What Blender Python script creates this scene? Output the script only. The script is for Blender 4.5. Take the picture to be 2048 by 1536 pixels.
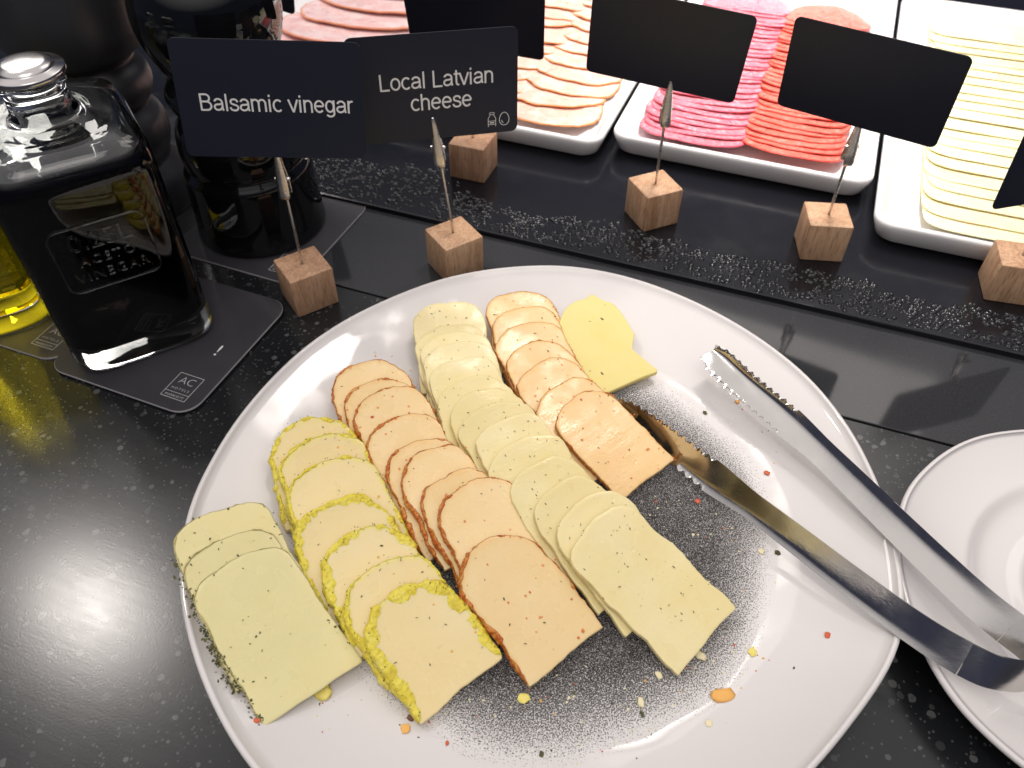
import bpy, math, random
import numpy as np
from mathutils import Matrix, Vector, noise

for o in list(bpy.data.objects):
    bpy.data.objects.remove(o, do_unlink=True)
S = bpy.context.scene
COL = S.collection
PI = math.pi

# ------------------------------------------------------------------ camera
CAM_H = 0.367
PITCH = math.radians(46.65)          # below the horizon
FPX = 1620.0                         # focal length for a 2048 px wide frame
cd = bpy.data.cameras.new('camera')
cam = bpy.data.objects.new('camera', cd)
COL.objects.link(cam)
cam.location = (0, 0, CAM_H)
cam.rotation_euler = (PI / 2 - PITCH, 0, 0)
cd.sensor_width = 36.0
cd.lens = 36.0 * FPX / 2048.0
cd.clip_start = 0.01
cd.clip_end = 50
cd.dof.use_dof = True
cd.dof.focus_distance = 0.42
cd.dof.aperture_fstop = 14.0
S.camera = cam

# ------------------------------------------------------------------ light
W = bpy.data.worlds.new('World')
S.world = W
W.use_nodes = True
wn = W.node_tree
bg = wn.nodes['Background']
tc = wn.nodes.new('ShaderNodeTexCoord')
rmp = wn.nodes.new('ShaderNodeValToRGB')
rmp.color_ramp.elements[0].position = 0.36
rmp.color_ramp.elements[0].color = (0.045, 0.050, 0.080, 1)
rmp.color_ramp.elements[1].position = 0.66
rmp.color_ramp.elements[1].color = (0.90, 0.86, 0.86, 1)
dt = wn.nodes.new('ShaderNodeVectorMath')
dt.operation = 'DOT_PRODUCT'
dt.inputs[1].default_value = (0, -0.15, 0.989)      # pale ceiling over darker walls, the back of the buffet darkest
wn.links.new(tc.outputs['Generated'], dt.inputs[0])
wn.links.new(dt.outputs['Value'], rmp.inputs[0])
wn.links.new(rmp.outputs[0], bg.inputs[0])
bg.inputs[1].default_value = 0.95


def area(name, loc, target, size, power, color, sy=None):
    l = bpy.data.lights.new(name, 'AREA')
    l.energy = power
    l.color = color
    l.size = size
    if sy:
        l.shape = 'RECTANGLE'
        l.size_y = sy
    o = bpy.data.objects.new(name, l)
    COL.objects.link(o)
    o.location = loc
    d = Vector(target) - Vector(loc)
    o.rotation_euler = d.to_track_quat('-Z', 'Y').to_euler()
    return o


area('ceiling_or_fill_lamp', (-1.30, 1.22, 1.95), (0, 0.35, 0), 0.13, 10.5, (1.0, 0.93, 0.87))
area('ceiling_or_fill_lamp', (0.80, 1.75, 1.9), (0.1, 0.4, 0), 1.0, 5.5, (1.0, 0.92, 0.85))
area('ceiling_or_fill_lamp', (0.15, -0.75, 2.0), (0, 0.35, 0), 1.10, 9, (1.0, 0.94, 0.88))  # added soft fill behind the camera, kept out of the counter reflections
area('display_lamp', (-0.80, 1.38, 0.85), (-0.25, 0.4, 0.05), 0.45, 4.5, (1.0, 0.95, 0.90))
tl = area('display_lamp', (0.30, 1.00, 0.90), (0.27, 0.86, 0), 0.20, 2.5, (1.0, 0.92, 0.87), 0.75)
tl.data.spread = math.radians(48)          # shaded strip lamp over the trays

S.view_settings.view_transform = 'Standard'
S.view_settings.look = 'None'
S.view_settings.exposure = 0.10
S.view_settings.gamma = 1.0

# ------------------------------------------------------------------ geometry frame
_F = Vector((0, math.cos(PITCH), -math.sin(PITCH)))
_U = Vector((0, math.sin(PITCH), math.cos(PITCH)))
_R = Vector((1, 0, 0))


def ray(px, py):
    return _F + _R * ((px - 1024) / FPX) + _U * ((768 - py) / FPX)


def at(px, py, z=0.0):
    """real point on the level z that the photograph shows at (px, py)"""
    d = ray(px, py)
    return Vector((0, 0, CAM_H)) + d * ((z - CAM_H) / d.z)


def at_plane(px, py, n, dist):
    d = ray(px, py)
    o = Vector((0, 0, CAM_H))
    return o + d * ((dist - n.dot(o)) / n.dot(d))


CA = math.radians(20.9)
UV_U = Vector((math.cos(CA), -math.sin(CA), 0))     # along the buffet
UV_V = Vector((math.sin(CA), math.cos(CA), 0))      # away across the buffet


def uv(u, v, z=0.0):
    return UV_U * u + UV_V * v + Vector((0, 0, z))


# ------------------------------------------------------------------ helpers
def new_obj(name, data, parent=None):
    o = bpy.data.objects.new(name, data)
    COL.objects.link(o)
    if parent is not None:
        o.parent = parent
    return o


def mesh(name, verts, faces, mat, parent=None, smooth=True, mats=None, fmat=None, attrs=None):
    me = bpy.data.meshes.new(name)
    me.from_pydata([tuple(v) for v in verts], [], faces)
    if mat is not None:
        me.materials.append(mat)
    for m in (mats or []):
        me.materials.append(m)
    if fmat is not None:
        me.polygons.foreach_set('material_index', fmat)
    if smooth:
        me.polygons.foreach_set('use_smooth', [True] * len(me.polygons))
    for k, vals in (attrs or {}).items():
        a = me.attributes.new(k, 'FLOAT', 'POINT')
        a.data.foreach_set('value', vals)
    me.update()
    return new_obj(name, me, parent)


def tag(o, label=None, cat=None, group=None, kind=None):
    if label:
        o['label'] = label
    if cat:
        o['category'] = cat
    if group:
        o['group'] = group
    if kind:
        o['kind'] = kind
    return o


def thing(name, label, cat, loc=(0, 0, 0), rz=0.0, group=None, M=None):
    o = new_obj(name, None)
    o.empty_display_size = 0.02
    if M is not None:
        o.matrix_world = M
    else:
        o.location = loc
        o.rotation_euler = (0, 0, rz)
    return tag(o, label, cat, group)


def join(*parts):
    V, Fc = [], []
    for v, f in parts:
        k = len(V)
        V += [tuple(p) for p in v]
        Fc += [tuple(i + k for i in q) for q in f]
    return V, Fc


def loft(loops, cap0=True, cap1=True, closed=True):
    """loops: list of equal-length point lists"""
    n = len(loops[0])
    V = [tuple(p) for l in loops for p in l]
    Fc = []
    for i in range(len(loops) - 1):
        for j in range(n if closed else n - 1):
            a = i * n + j
            b = i * n + (j + 1) % n
            Fc.append((a, b, b + n, a + n))
    if cap0:
        Fc.append(tuple(reversed(range(n))))
    if cap1:
        k = (len(loops) - 1) * n
        Fc.append(tuple(range(k, k + n)))
    return V, Fc


def lathe(profile, n=48, cap0=True, cap1=True, c=(0, 0)):
    return loft([[(c[0] + r * math.cos(2 * PI * j / n), c[1] + r * math.sin(2 * PI * j / n), z)
                  for j in range(n)] for r, z in profile], cap0, cap1)


def rrect(hx, hy, r, n=6):
    """rounded rectangle, ccw"""
    P = []
    r = min(r, hx - 1e-5, hy - 1e-5)
    for cx, cy, a0 in ((hx - r, hy - r, 0), (-hx + r, hy - r, PI / 2), (-hx + r, -hy + r, PI), (hx - r, -hy + r, 1.5 * PI)):
        for k in range(n + 1):
            a = a0 + PI / 2 * k / n
            P.append((cx + r * math.cos(a), cy + r * math.sin(a)))
    return P


def rbox(hx, hy, z0, z1, r=0.002, b=0.001, n=4):
    """box with rounded upright edges and small bevels"""
    L = []
    for ins, z in ((b, z0), (0.3 * b, z0 + 0.3 * b), (0, z0 + b), (0, z1 - b), (0.3 * b, z1 - 0.3 * b), (b, z1)):
        L.append([(x, y, z) for x, y in rrect(hx - ins, hy - ins, max(r - ins, 0.0004), n)])
    return loft(L)


def tube(pts, r, n=8, cap=True):
    pts = [Vector(p) for p in pts]
    L = []
    up = Vector((0.13, 0.27, 0.95))
    for i, p in enumerate(pts):
        d = (pts[min(i + 1, len(pts) - 1)] - pts[max(i - 1, 0)]).normalized()
        a = d.cross(up)
        if a.length < 0.1:
            a = d.cross(Vector((1, 0, 0)))
        a.normalize()
        b = d.cross(a)
        rr = r[i] if isinstance(r, (list, tuple)) else r
        L.append([p + (a * math.cos(2 * PI * j / n) + b * math.sin(2 * PI * j / n)) * rr for j in range(n)])
    return loft(L, cap, cap)


def xf(vf, M):
    return [M @ Vector(v) for v in vf[0]], vf[1]


def smooth_closed(P, n):
    """Catmull-Rom through closed list"""
    m = len(P)
    out = []
    for k in range(n):
        t = k * m / n
        i = int(t)
        f = t - i
        p0, p1, p2, p3 = (Vector(P[(i + q) % m]) for q in (-1, 0, 1, 2))
        out.append(0.5 * ((2 * p1) + (p2 - p0) * f + (2 * p0 - 5 * p1 + 4 * p2 - p3) * f * f + (3 * p1 - p0 - 3 * p2 + p3) * f ** 3))
    return out


def spline(P, n):
    P = [Vector(p) for p in P]
    out = []
    m = len(P) - 1
    for k in range(n):
        t = k * m / (n - 1)
        i = min(int(t), m - 1)
        f = t - i
        p1, p2 = P[i], P[i + 1]
        p0 = P[i - 1] if i > 0 else 2 * p1 - p2
        p3 = P[i + 2] if i + 2 <= m else 2 * p2 - p1
        out.append(0.5 * ((2 * p1) + (p2 - p0) * f + (2 * p0 - 5 * p1 + 4 * p2 - p3) * f * f + (3 * p1 - p0 - 3 * p2 + p3) * f ** 3))
    return out


def text_geo(body, size, extrude=0.0, spacing=1.0, align='CENTER', offset=0.0):
    cu = bpy.data.curves.new('lettering', 'FONT')
    cu.body = body
    cu.size = size
    cu.extrude = extrude
    cu.align_x = align
    cu.space_character = spacing
    cu.offset = offset
    cu.resolution_u = 4
    o = bpy.data.objects.new('lettering', cu)
    COL.objects.link(o)
    dg = bpy.context.evaluated_depsgraph_get()
    ev = o.evaluated_get(dg)
    me = ev.to_mesh()
    V = [tuple(v.co) for v in me.vertices]
    Fc = [tuple(p.vertices) for p in me.polygons]
    ev.to_mesh_clear()
    bpy.data.objects.remove(o, do_unlink=True)
    bpy.data.curves.remove(cu)
    return V, Fc


def fit_text(g, x0, x1, y0=None):
    """scale the lettering to the width x0..x1, baseline at y0"""
    V, Fc = g
    a = min(v[0] for v in V)
    b = max(v[0] for v in V)
    s = (x1 - x0) / (b - a)
    return [((v[0] - a) * s + x0, v[1] * s + (y0 or 0), v[2]) for v in V], Fc


def ribbon(pts, w, closed=False, z=0.0):
    """flat line of width w in the xy plane"""
    P = [Vector((p[0], p[1], 0)) for p in pts]
    n = len(P)
    V, Fc = [], []
    for i in range(n):
        if closed:
            d = P[(i + 1) % n] - P[i - 1]
        else:
            d = P[min(i + 1, n - 1)] - P[max(i - 1, 0)]
        d.normalize()
        s = Vector((-d.y, d.x, 0)) * (w / 2)
        V += [tuple(P[i] + s + Vector((0, 0, z))), tuple(P[i] - s + Vector((0, 0, z)))]
    for i in range(n if closed else n - 1):
        a, b = 2 * i, 2 * ((i + 1) % n)
        Fc.append((a, a + 1, b + 1, b))
    return V, Fc


def _arc(cx, cy, rx, ry, a0, a1, n=14):
    return [(cx + rx * math.cos(math.radians(a0 + (a1 - a0) * k / n)), cy + ry * math.sin(math.radians(a0 + (a1 - a0) * k / n))) for k in range(n + 1)]


GLYPH = {
    'B': (.64, [[(.09, -.04), (.09, .76)], [(.09, .72), (.33, .72)] + _arc(.33, .555, .17, .165, 90, -90) + [(.09, .39)], [(.33, .39)] + _arc(.35, .195, .20, .195, 90, -90) + [(.09, 0)]]),
    'L': (.53, [[(.09, -.04), (.09, .76)], [(.09, 0), (.50, 0)]]),
    'a': (.52, [_arc(.25, .36, .175, .16, 165, 0) + [(.425, .12), (.44, .03), (.47, -.01)], [(.425, .30), (.30, .275)] + _arc(.205, .14, .145, .13, 80, 270) + [(.28, .02), (.36, .06), (.42, .15)]]),
    'c': (.47, [_arc(.26, .26, .20, .26, 45, 315, 24)]),
    'e': (.52, [[(.06, .275), (.455, .275)], _arc(.26, .26, .20, .26, 4, 318, 26)]),
    'g': (.52, [_arc(.24, .27, .18, .25, 0, 360, 26), [(.43, .56), (.43, -.03)], [(.43, -.03)] + _arc(.25, -.05, .18, .15, 0, -155)]),
    'h': (.51, [[(.08, -.04), (.08, .76)], [(.08, .28)] + _arc(.25, .345, .165, .175, 180, 0) + [(.415, -.04)]]),
    'i': (.22, [[(.10, -.04), (.10, .56)], [(.10, .66), (.10, .76)]]),
    'l': (.22, [[(.10, -.04), (.10, .76)]]),
    'm': (.80, [[(.08, -.04), (.08, .56)], [(.08, .28)] + _arc(.235, .35, .155, .17, 180, 0) + [(.39, -.04)], [(.39, .28)] + _arc(.55, .35, .155, .17, 180, 0) + [(.705, -.04)]]),
    'n': (.51, [[(.08, -.04), (.08, .56)], [(.08, .28)] + _arc(.25, .345, .165, .175, 180, 0) + [(.415, -.04)]]),
    'o': (.52, [_arc(.26, .26, .20, .26, 0, 360, 28)]),
    'r': (.32, [[(.08, -.04), (.08, .56)], [(.08, .26)] + _arc(.24, .33, .16, .19, 180, 72)]),
    's': (.46, [[(.39, .38), (.36, .475), (.24, .52), (.12, .48), (.085, .385), (.13, .31), (.24, .27), (.36, .22), (.405, .135), (.36, .035), (.23, 0), (.09, .045), (.05, .15)]]),
    't': (.28, [[(.14, .70), (.14, .13), (.155, .04), (.205, .005), (.27, .01)], [(.02, .52), (.26, .52)]]),
    'v': (.46, [[(.02, .56), (.23, -.03)], [(.23, -.03), (.44, .56)]]),
}


def sans(body, x0, x1, y0, weight=.088):
    """plain grotesque lettering drawn with even strokes, fitted to x0..x1 on the baseline y0"""
    x = 0.0
    strokes = []
    for ch in body:
        if ch == ' ':
            x += .27
            continue
        adv, st = GLYPH[ch]
        for q in st:
            if len(q) == 13:
                q = [(v.x, v.y) for v in spline([(a, b, 0) for a, b in q], 30)]
            strokes.append([(a + x, b) for a, b in q])
        x += adv
    lo = min(p[0] for q in strokes for p in q)
    hi = max(p[0] for q in strokes for p in q)
    k = (x1 - x0) / (hi - lo)
    return stack_flat([ribbon([((a - lo) * k + x0, b * k + y0) for a, b in q], weight * k) for q in strokes])


def stack_flat(parts):
    """printed pieces, each a hair above the one before so that no two lie in one plane"""
    return join(*[([(v[0], v[1], v[2] + 5e-6 * i) for v in V], Fc) for i, (V, Fc) in enumerate(parts)])


# ------------------------------------------------------------------ materials
class NT:
    def __init__(self, name):
        self.m = bpy.data.materials.new(name)
        self.m.use_nodes = True
        self.t = self.m.node_tree
        self.b = self.t.nodes['Principled BSDF']

    def n(self, typ, **kw):
        nd = self.t.nodes.new('ShaderNode' + typ)
        for k, v in kw.items():
            if hasattr(nd, k):
                setattr(nd, k, v)
        return nd

    def link(self, a, b):
        self.t.links.new(a, b)

    def val(self, x, sock):
        if hasattr(x, 'is_output') or isinstance(x, bpy.types.NodeSocket):
            self.link(x, sock)
        else:
            sock.default_value = x

    def coord(self, scale=(1, 1, 1), which='Object'):
        tcn = self.n('TexCoord')
        mp = self.n('Mapping')
        mp.inputs['Scale'].default_value = scale
        self.link(tcn.outputs[which], mp.inputs[0])
        return mp.outputs[0]

    def noise(self, scale, detail=4, rough=0.55, vec=None, dist=0.0):
        nd = self.n('TexNoise')
        nd.inputs['Scale'].default_value = scale
        nd.inputs['Detail'].default_value = detail
        nd.inputs['Roughness'].default_value = rough
        nd.inputs['Distortion'].default_value = dist
        if vec is None:
            vec = self.coord()
        self.link(vec, nd.inputs['Vector'])
        return nd.outputs['Fac']

    def voro(self, scale, vec=None, out='Distance', feature='F1', rnd=1.0):
        nd = self.n('TexVoronoi')
        nd.feature = feature
        nd.inputs['Scale'].default_value = scale
        nd.inputs['Randomness'].default_value = rnd
        if vec is None:
            vec = self.coord()
        self.link(vec, nd.inputs['Vector'])
        return nd.outputs[out]

    def math(self, op, a, b=0.5, c=None, clamp=False):
        nd = self.n('Math', operation=op)
        nd.use_clamp = clamp
        self.val(a, nd.inputs[0])
        self.val(b, nd.inputs[1])
        if c is not None:
            self.val(c, nd.inputs[2])
        return nd.outputs[0]

    def ramp(self, fac, stops, interp='LINEAR'):
        nd = self.n('ValToRGB')
        cr = nd.color_ramp
        cr.interpolation = interp
        while len(cr.elements) < len(stops):
            cr.elements.new(0.5)
        for e, (p, c) in zip(cr.elements, stops):
            e.position = p
            e.color = (c, c, c, 1) if isinstance(c, (int, float)) else (*c, 1)
        self.link(fac, nd.inputs[0])
        return nd.outputs[0]

    def mix(self, fac, a, b, blend='MIX'):
        nd = self.n('Mix')
        nd.data_type = 'RGBA'
        nd.blend_type = blend
        for x, s in ((fac, nd.inputs[0]), (a, nd.inputs[6]), (b, nd.inputs[7])):
            if isinstance(x, tuple):
                x = (*x, 1) if len(x) == 3 else x
            self.val(x, s)
        return nd.outputs[2]

    def attr(self, name):
        nd = self.n('Attribute')
        nd.attribute_name = name
        return nd.outputs['Fac']

    def bump(self, h, strength=0.3, dist=0.001):
        nd = self.n('Bump')
        nd.inputs['Strength'].default_value = strength
        nd.inputs['Distance'].default_value = dist
        self.link(h, nd.inputs['Height'])
        self.link(nd.outputs[0], self.b.inputs['Normal'])
        return nd

    def set(self, **kw):
        names = dict(color='Base Color', rough='Roughness', metal='Metallic', trans='Transmission Weight', ior='IOR',
                     coat='Coat Weight', coat_rough='Coat Roughness', sss='Subsurface Weight', sss_r='Subsurface Radius',
                     sss_s='Subsurface Scale', spec='Specular IOR Level', alpha='Alpha')
        for k, v in kw.items():
            s = self.b.inputs[names[k]]
            if isinstance(v, tuple) and len(v) == 3 and k == 'color':
                v = (*v, 1)
            self.val(v, s)
        return self


MAT = {}


def simple(name, color, rough=0.5, **kw):
    t = NT(name)
    t.set(color=color, rough=rough, **kw)
    MAT[name] = t.m
    return t.m


def build_materials():
    # black quartz worktop with pale flecks, dull from wiping
    t = NT('black_quartz')
    co = t.coord()
    cell = t.voro(230, co, 'Color')
    sep = t.n('SeparateColor')
    t.link(cell, sep.inputs[0])
    dist = t.voro(230, co, 'Distance')
    pick = t.math('GREATER_THAN', sep.outputs[0], 0.80)
    size = t.math('LESS_THAN', dist, t.math('MULTIPLY', sep.outputs[1], 0.52))
    fl = t.math('MULTIPLY', pick, size)
    cell2 = t.voro(520, co, 'Color')
    sep2 = t.n('SeparateColor')
    t.link(cell2, sep2.inputs[0])
    fine = t.math('MULTIPLY', t.math('GREATER_THAN', sep2.outputs[0], 0.80), t.math('LESS_THAN', t.voro(520, co, 'Distance'), 0.33))
    c1 = t.mix(fl, (0.010, 0.011, 0.0125), t.mix(sep.outputs[2], (0.030, 0.032, 0.034), (0.085, 0.086, 0.086)))
    c2 = t.mix(fine, c1, (0.055, 0.058, 0.058))
    sm = t.noise(9, 5, 0.6, co)
    scr_v = t.coord((30, 420, 1))
    scr = t.noise(1.0, 3, 0.7, scr_v)
    rough = t.math('ADD', t.ramp(sm, [(0.3, 0.155), (0.75, 0.215)]), t.math('MULTIPLY', scr, 0.05))
    t.set(color=c2, rough=rough, spec=0.5)
    t.bump(t.math('ADD', t.noise(900, 2, 0.5, co), t.math('MULTIPLY', scr, 0.6)), 0.05, 0.0003)
    MAT['quartz'] = t.m

    t = NT('black_glass_panel')
    co = t.coord()
    fine = t.ramp(t.noise(1300, 2, 0.6, co), [(0.58, 0.0), (0.72, 1.0)])
    c = t.mix(fine, (0.024, 0.0245, 0.027), (0.060, 0.061, 0.064))
    t.set(color=c, rough=t.ramp(t.noise(14, 4, 0.6, co), [(0.35, 0.045), (0.75, 0.10)]), spec=0.5)
    MAT['panel'] = t.m

    t = NT('black_cold_plate')
    co = t.coord()
    t.set(color=(0.0055, 0.006, 0.009), rough=t.ramp(t.noise(22, 5, 0.65, co), [(0.35, 0.07), (0.7, 0.22)]), spec=0.45)
    MAT['cold'] = t.m

    t = NT('water_beads')
    t.set(color=(0.006, 0.0065, 0.009), rough=0.05, spec=0.5)
    MAT['water'] = t.m

    # porcelain
    t = NT('white_porcelain')
    co = t.coord()
    c = t.mix(t.noise(6, 3, 0.5, co), (0.64, 0.612, 0.598), (0.68, 0.652, 0.638))
    t.set(color=c, rough=0.06, spec=0.5)
    t.bump(t.noise(14, 2, 0.5, co), 0.06, 0.004)
    MAT['porcelain'] = t.m

    t = NT('tray_porcelain')
    t.set(color=(0.80, 0.79, 0.785), rough=0.08, spec=0.5)
    t.bump(t.noise(14, 2, 0.5), 0.05, 0.004)
    MAT['tray'] = t.m

    # serving plate: white glaze with a black speckled, reactive centre
    t = NT('speckled_serving_plate')
    co = t.coord()
    ln = t.n('VectorMath', operation='LENGTH')
    mp2 = t.coord((1, 1, 0))
    t.link(mp2, ln.inputs[0])
    wob = t.math('MULTIPLY', t.math('SUBTRACT', t.noise(11, 2, 0.5, co), 0.5), 0.03)
    r = t.math('ADD', ln.outputs['Value'], wob)
    dark = t.math('MULTIPLY_ADD', r, -1.0 / 0.125, 1.0)          # 1 at the middle, 0 at the edge of the well
    dark = t.math('MAXIMUM', dark, 0.0)
    pat = t.noise(1700, 0.6, 0.5, co, 0.5)
    thr = t.ramp(dark, [(0.0, 0.0), (0.015, 0.36), (0.10, 0.52), (0.19, 0.62), (0.30, 0.70), (0.6, 0.72)])
    inkv = t.math('SUBTRACT', thr, pat)
    ink = t.ramp(inkv, [(0.0, 0.0), (0.16, 1.0)])
    white = t.mix(t.noise(6, 3, 0.5, co), (0.64, 0.612, 0.598), (0.68, 0.652, 0.638))
    tone = t.mix(t.ramp(dark, [(0.03, 0.0), (0.30, 1.0)]), (0.17, 0.165, 0.165), (0.018, 0.0175, 0.019))
    worm = t.noise(620, 1.0, 0.5, co, 1.2)
    line = t.ramp(t.math('ABSOLUTE', t.math('SUBTRACT', worm, 0.5)), [(0.012, 1.0), (0.045, 0.0)])
    line = t.math('MULTIPLY', line, t.ramp(dark, [(0.10, 0.0), (0.26, 0.5)]))
    ink = t.math('SUBTRACT', ink, line, clamp=True)
    col = t.mix(ink, white, tone)
    grease = t.ramp(t.noise(30, 5, 0.65, co), [(0.52, 0.055), (0.66, 0.17)])
    t.set(color=col, rough=grease, spec=0.5)
    relief = t.math('MULTIPLY', t.math('ADD', t.math('SUBTRACT', 1.0, ink), t.math('MULTIPLY', worm, 2.2)), t.ramp(dark, [(0.04, 0.0), (0.30, 1.0)]))
    t.bump(t.math('ADD', relief, t.math('MULTIPLY', t.noise(14, 2, 0.5, co), 1.5)), 0.9, 0.0009)
    MAT['plate'] = t.m

    # wood blocks
    t = NT('walnut_block')
    oi = t.n('ObjectInfo')
    co = t.coord((1, 1, 0.12))
    off = t.n('VectorMath', operation='ADD')
    t.link(co, off.inputs[0])
    t.link(oi.outputs['Location'], off.inputs[1])
    g = t.noise(160, 6, 0.62, off.outputs[0], 0.8)
    g2 = t.noise(900, 3, 0.6, off.outputs[0])
    c = t.ramp(g, [(0.28, (0.34, 0.185, 0.105)), (0.5, (0.50, 0.315, 0.195)), (0.72, (0.58, 0.395, 0.26))])
    c = t.mix(t.math('MULTIPLY', t.ramp(g2, [(0.35, 1.0), (0.5, 0.0)]), 0.5), c, (0.15, 0.075, 0.04))
    hue = t.mix(oi.outputs['Random'], (0.86, 0.80, 0.78), (1.08, 1.06, 1.0))
    c = t.mix(1.0, c, hue, 'MULTIPLY')
    t.set(color=c, rough=0.52, spec=0.35)
    t.bump(g2, 0.15, 0.0005)
    MAT['wood'] = t.m

    t = NT('brushed_steel')
    co = t.coord((1, 1, 1))
    br = t.noise(700, 3, 0.6, t.coord((0.06, 1, 1)))
    t.set(color=(0.62, 0.60, 0.57), metal=1.0, rough=t.ramp(t.noise(60, 4, 0.6, co), [(0.35, 0.10), (0.7, 0.21)]))
    t.bump(br, 0.06, 0.0004)
    MAT['steel'] = t.m
    t = NT('plated_clip_steel')
    t.set(color=(0.72, 0.69, 0.66), metal=1.0, rough=t.ramp(t.noise(300, 3, 0.6), [(0.35, 0.26), (0.7, 0.36)]))
    MAT['clip'] = t.m

    t = NT('black_card')
    t.set(color=(0.011, 0.013, 0.024), rough=0.38, spec=0.4)
    t.bump(t.noise(2600, 2, 0.5), 0.05, 0.0003)
    MAT['card'] = t.m
    simple('card_print', (0.72, 0.71, 0.70), 0.55)
    simple('logo_print', (0.52, 0.51, 0.51), 0.6)

    t = NT('dark_coaster')
    t.set(color=t.ramp(t.noise(18, 3, 0.5), [(0.3, (0.030, 0.029, 0.034)), (0.7, (0.046, 0.044, 0.050))]), rough=0.42, spec=0.4)
    t.bump(t.noise(1800, 2, 0.5), 0.04, 0.0003)
    MAT['coaster'] = t.m
    simple('coaster_edge', (0.33, 0.31, 0.32), 0.7)

    simple('clear_glass', (0.97, 0.985, 0.975), 0.0, trans=1.0, ior=1.5)
    simple('balsamic', (0.0012, 0.0008, 0.0007), 0.0, trans=1.0, ior=0.90)
    simple('olive_oil', (0.86, 0.70, 0.015), 0.0, trans=1.0, ior=0.98)
    simple('gloss_lacquer', (0.0045, 0.005, 0.006), 0.035, spec=0.55)
    t = NT('satin_black')
    t.set(color=(0.024, 0.0245, 0.029), rough=0.40, spec=0.7)
    t.bump(t.noise(1500, 2, 0.5), 0.05, 0.0003)
    MAT['satin'] = t.m
    simple('cap_metal', (0.55, 0.53, 0.52), 0.22, metal=1.0)

    # cheeses
    def cheese(name, a, b, spot=None, rough=0.40, speck=0.0):
        t = NT(name)
        oi = t.n('ObjectInfo')
        off = t.n('VectorMath', operation='ADD')
        t.link(t.coord(), off.inputs[0])
        t.link(oi.outputs['Location'], off.inputs[1])
        co = off.outputs[0]
        c = t.mix(t.ramp(t.noise(28, 4, 0.55, co), [(0.30, 0.0), (0.70, 1.0)]), a, b)
        hue = t.mix(oi.outputs['Random'], (0.96, 0.95, 0.92), (1.03, 1.03, 1.05))
        c = t.mix(1.0, c, hue, 'MULTIPLY')
        if spot:
            e = t.attr('edge')
            nz = t.noise(150, 4, 0.65, co)
            f = t.ramp(t.math('ADD', e, t.math('MULTIPLY', t.math('SUBTRACT', nz, 0.5), 0.55)), [(0.74, 0.0), (1.35, 0.62)])
            c = t.mix(f, c, spot)
            sp = t.math('MULTIPLY', t.math('LESS_THAN', t.voro(150, co), 0.12), t.math('GREATER_THAN', t.noise(60, 2, 0.5, co), 0.56))
            c = t.mix(sp, c, (spot[0] * 0.9, spot[1] * 0.62, spot[2] * 0.6))
        if speck:
            vv = t.coord((1.0, 0.45, 1.0))
            off2 = t.n('VectorMath', operation='ADD')
            t.link(vv, off2.inputs[0])
            t.link(oi.outputs['Location'], off2.inputs[1])
            sp = t.math('LESS_THAN', t.voro(330, off2.outputs[0]), 0.075 + 0.03 * speck)
            sp = t.math('MULTIPLY', sp, t.math('GREATER_THAN', t.noise(120, 2, 0.5, co), 0.52))
            c = t.mix(sp, c, (0.10, 0.105, 0.035))
        wet = t.ramp(t.noise(45, 3, 0.6, co), [(0.42, rough + 0.06), (0.64, rough - (0.04 if name == 'plain_cheese' else 0.25))])
        t.set(color=c, rough=wet, spec=0.42, sss=0.35, sss_r=(1.0, 0.62, 0.30), sss_s=0.004)
        cuts = t.noise(210, 3, 0.6, t.coord((0.12, 1.0, 1.0)))
        pits = t.ramp(t.voro(120, co), [(0.05, 0.0), (0.14, 1.0)])
        h = t.math('ADD', t.math('MULTIPLY', cuts, 0.55), t.math('MULTIPLY', pits, 0.55))
        h = t.math('ADD', h, t.math('MULTIPLY', t.noise(600, 3, 0.6, co), 0.35))
        t.bump(h, 0.45, 0.0007)
        MAT[name] = t.m

    cheese('herb_cheese', (0.74, 0.625, 0.30), (0.77, 0.67, 0.36))
    cheese('curry_cheese', (0.76, 0.61, 0.30), (0.78, 0.65, 0.36), spot=(0.76, 0.66, 0.15))
    cheese('paprika_cheese', (0.78, 0.575, 0.285), (0.80, 0.63, 0.35), spot=(0.76, 0.47, 0.18))
    cheese('paprika_cheese_pale', (0.76, 0.515, 0.235), (0.77, 0.56, 0.28), spot=(0.78, 0.46, 0.17))
    cheese('dill_cheese', (0.74, 0.62, 0.285), (0.775, 0.68, 0.39), speck=1.0)
    cheese('plain_cheese', (0.69, 0.59, 0.20), (0.72, 0.63, 0.27), rough=0.5)
    cheese('gouda_slice', (0.84, 0.76, 0.46), (0.86, 0.79, 0.53), rough=0.5)

    def rind(name, stops, sc, rough=0.42, b=0.6):
        t = NT(name)
        oi = t.n('ObjectInfo')
        off = t.n('VectorMath', operation='ADD')
        t.link(t.coord(), off.inputs[0])
        t.link(oi.outputs['Location'], off.inputs[1])
        co = off.outputs[0]
        c = t.ramp(t.noise(sc, 5, 0.65, co, 0.5), stops)
        t.set(color=c, rough=rough, spec=0.45, sss=0.15, sss_r=(1, 0.6, 0.2), sss_s=0.002)
        t.bump(t.math('ADD', t.noise(sc * 2.2, 4, 0.65, co), t.voro(sc * 3, co)), b, 0.0012)
        MAT[name] = t.m

    rind('curry_rind', [(0.25, (0.50, 0.36, 0.03)), (0.42, (0.70, 0.57, 0.045)), (0.60, (0.76, 0.65, 0.09)), (0.8, (0.78, 0.69, 0.25))], 170)
    rind('paprika_rind', [(0.28, (0.27, 0.05, 0.010)), (0.44, (0.52, 0.125, 0.018)), (0.58, (0.66, 0.28, 0.06)), (0.75, (0.74, 0.48, 0.20))], 330)
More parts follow.
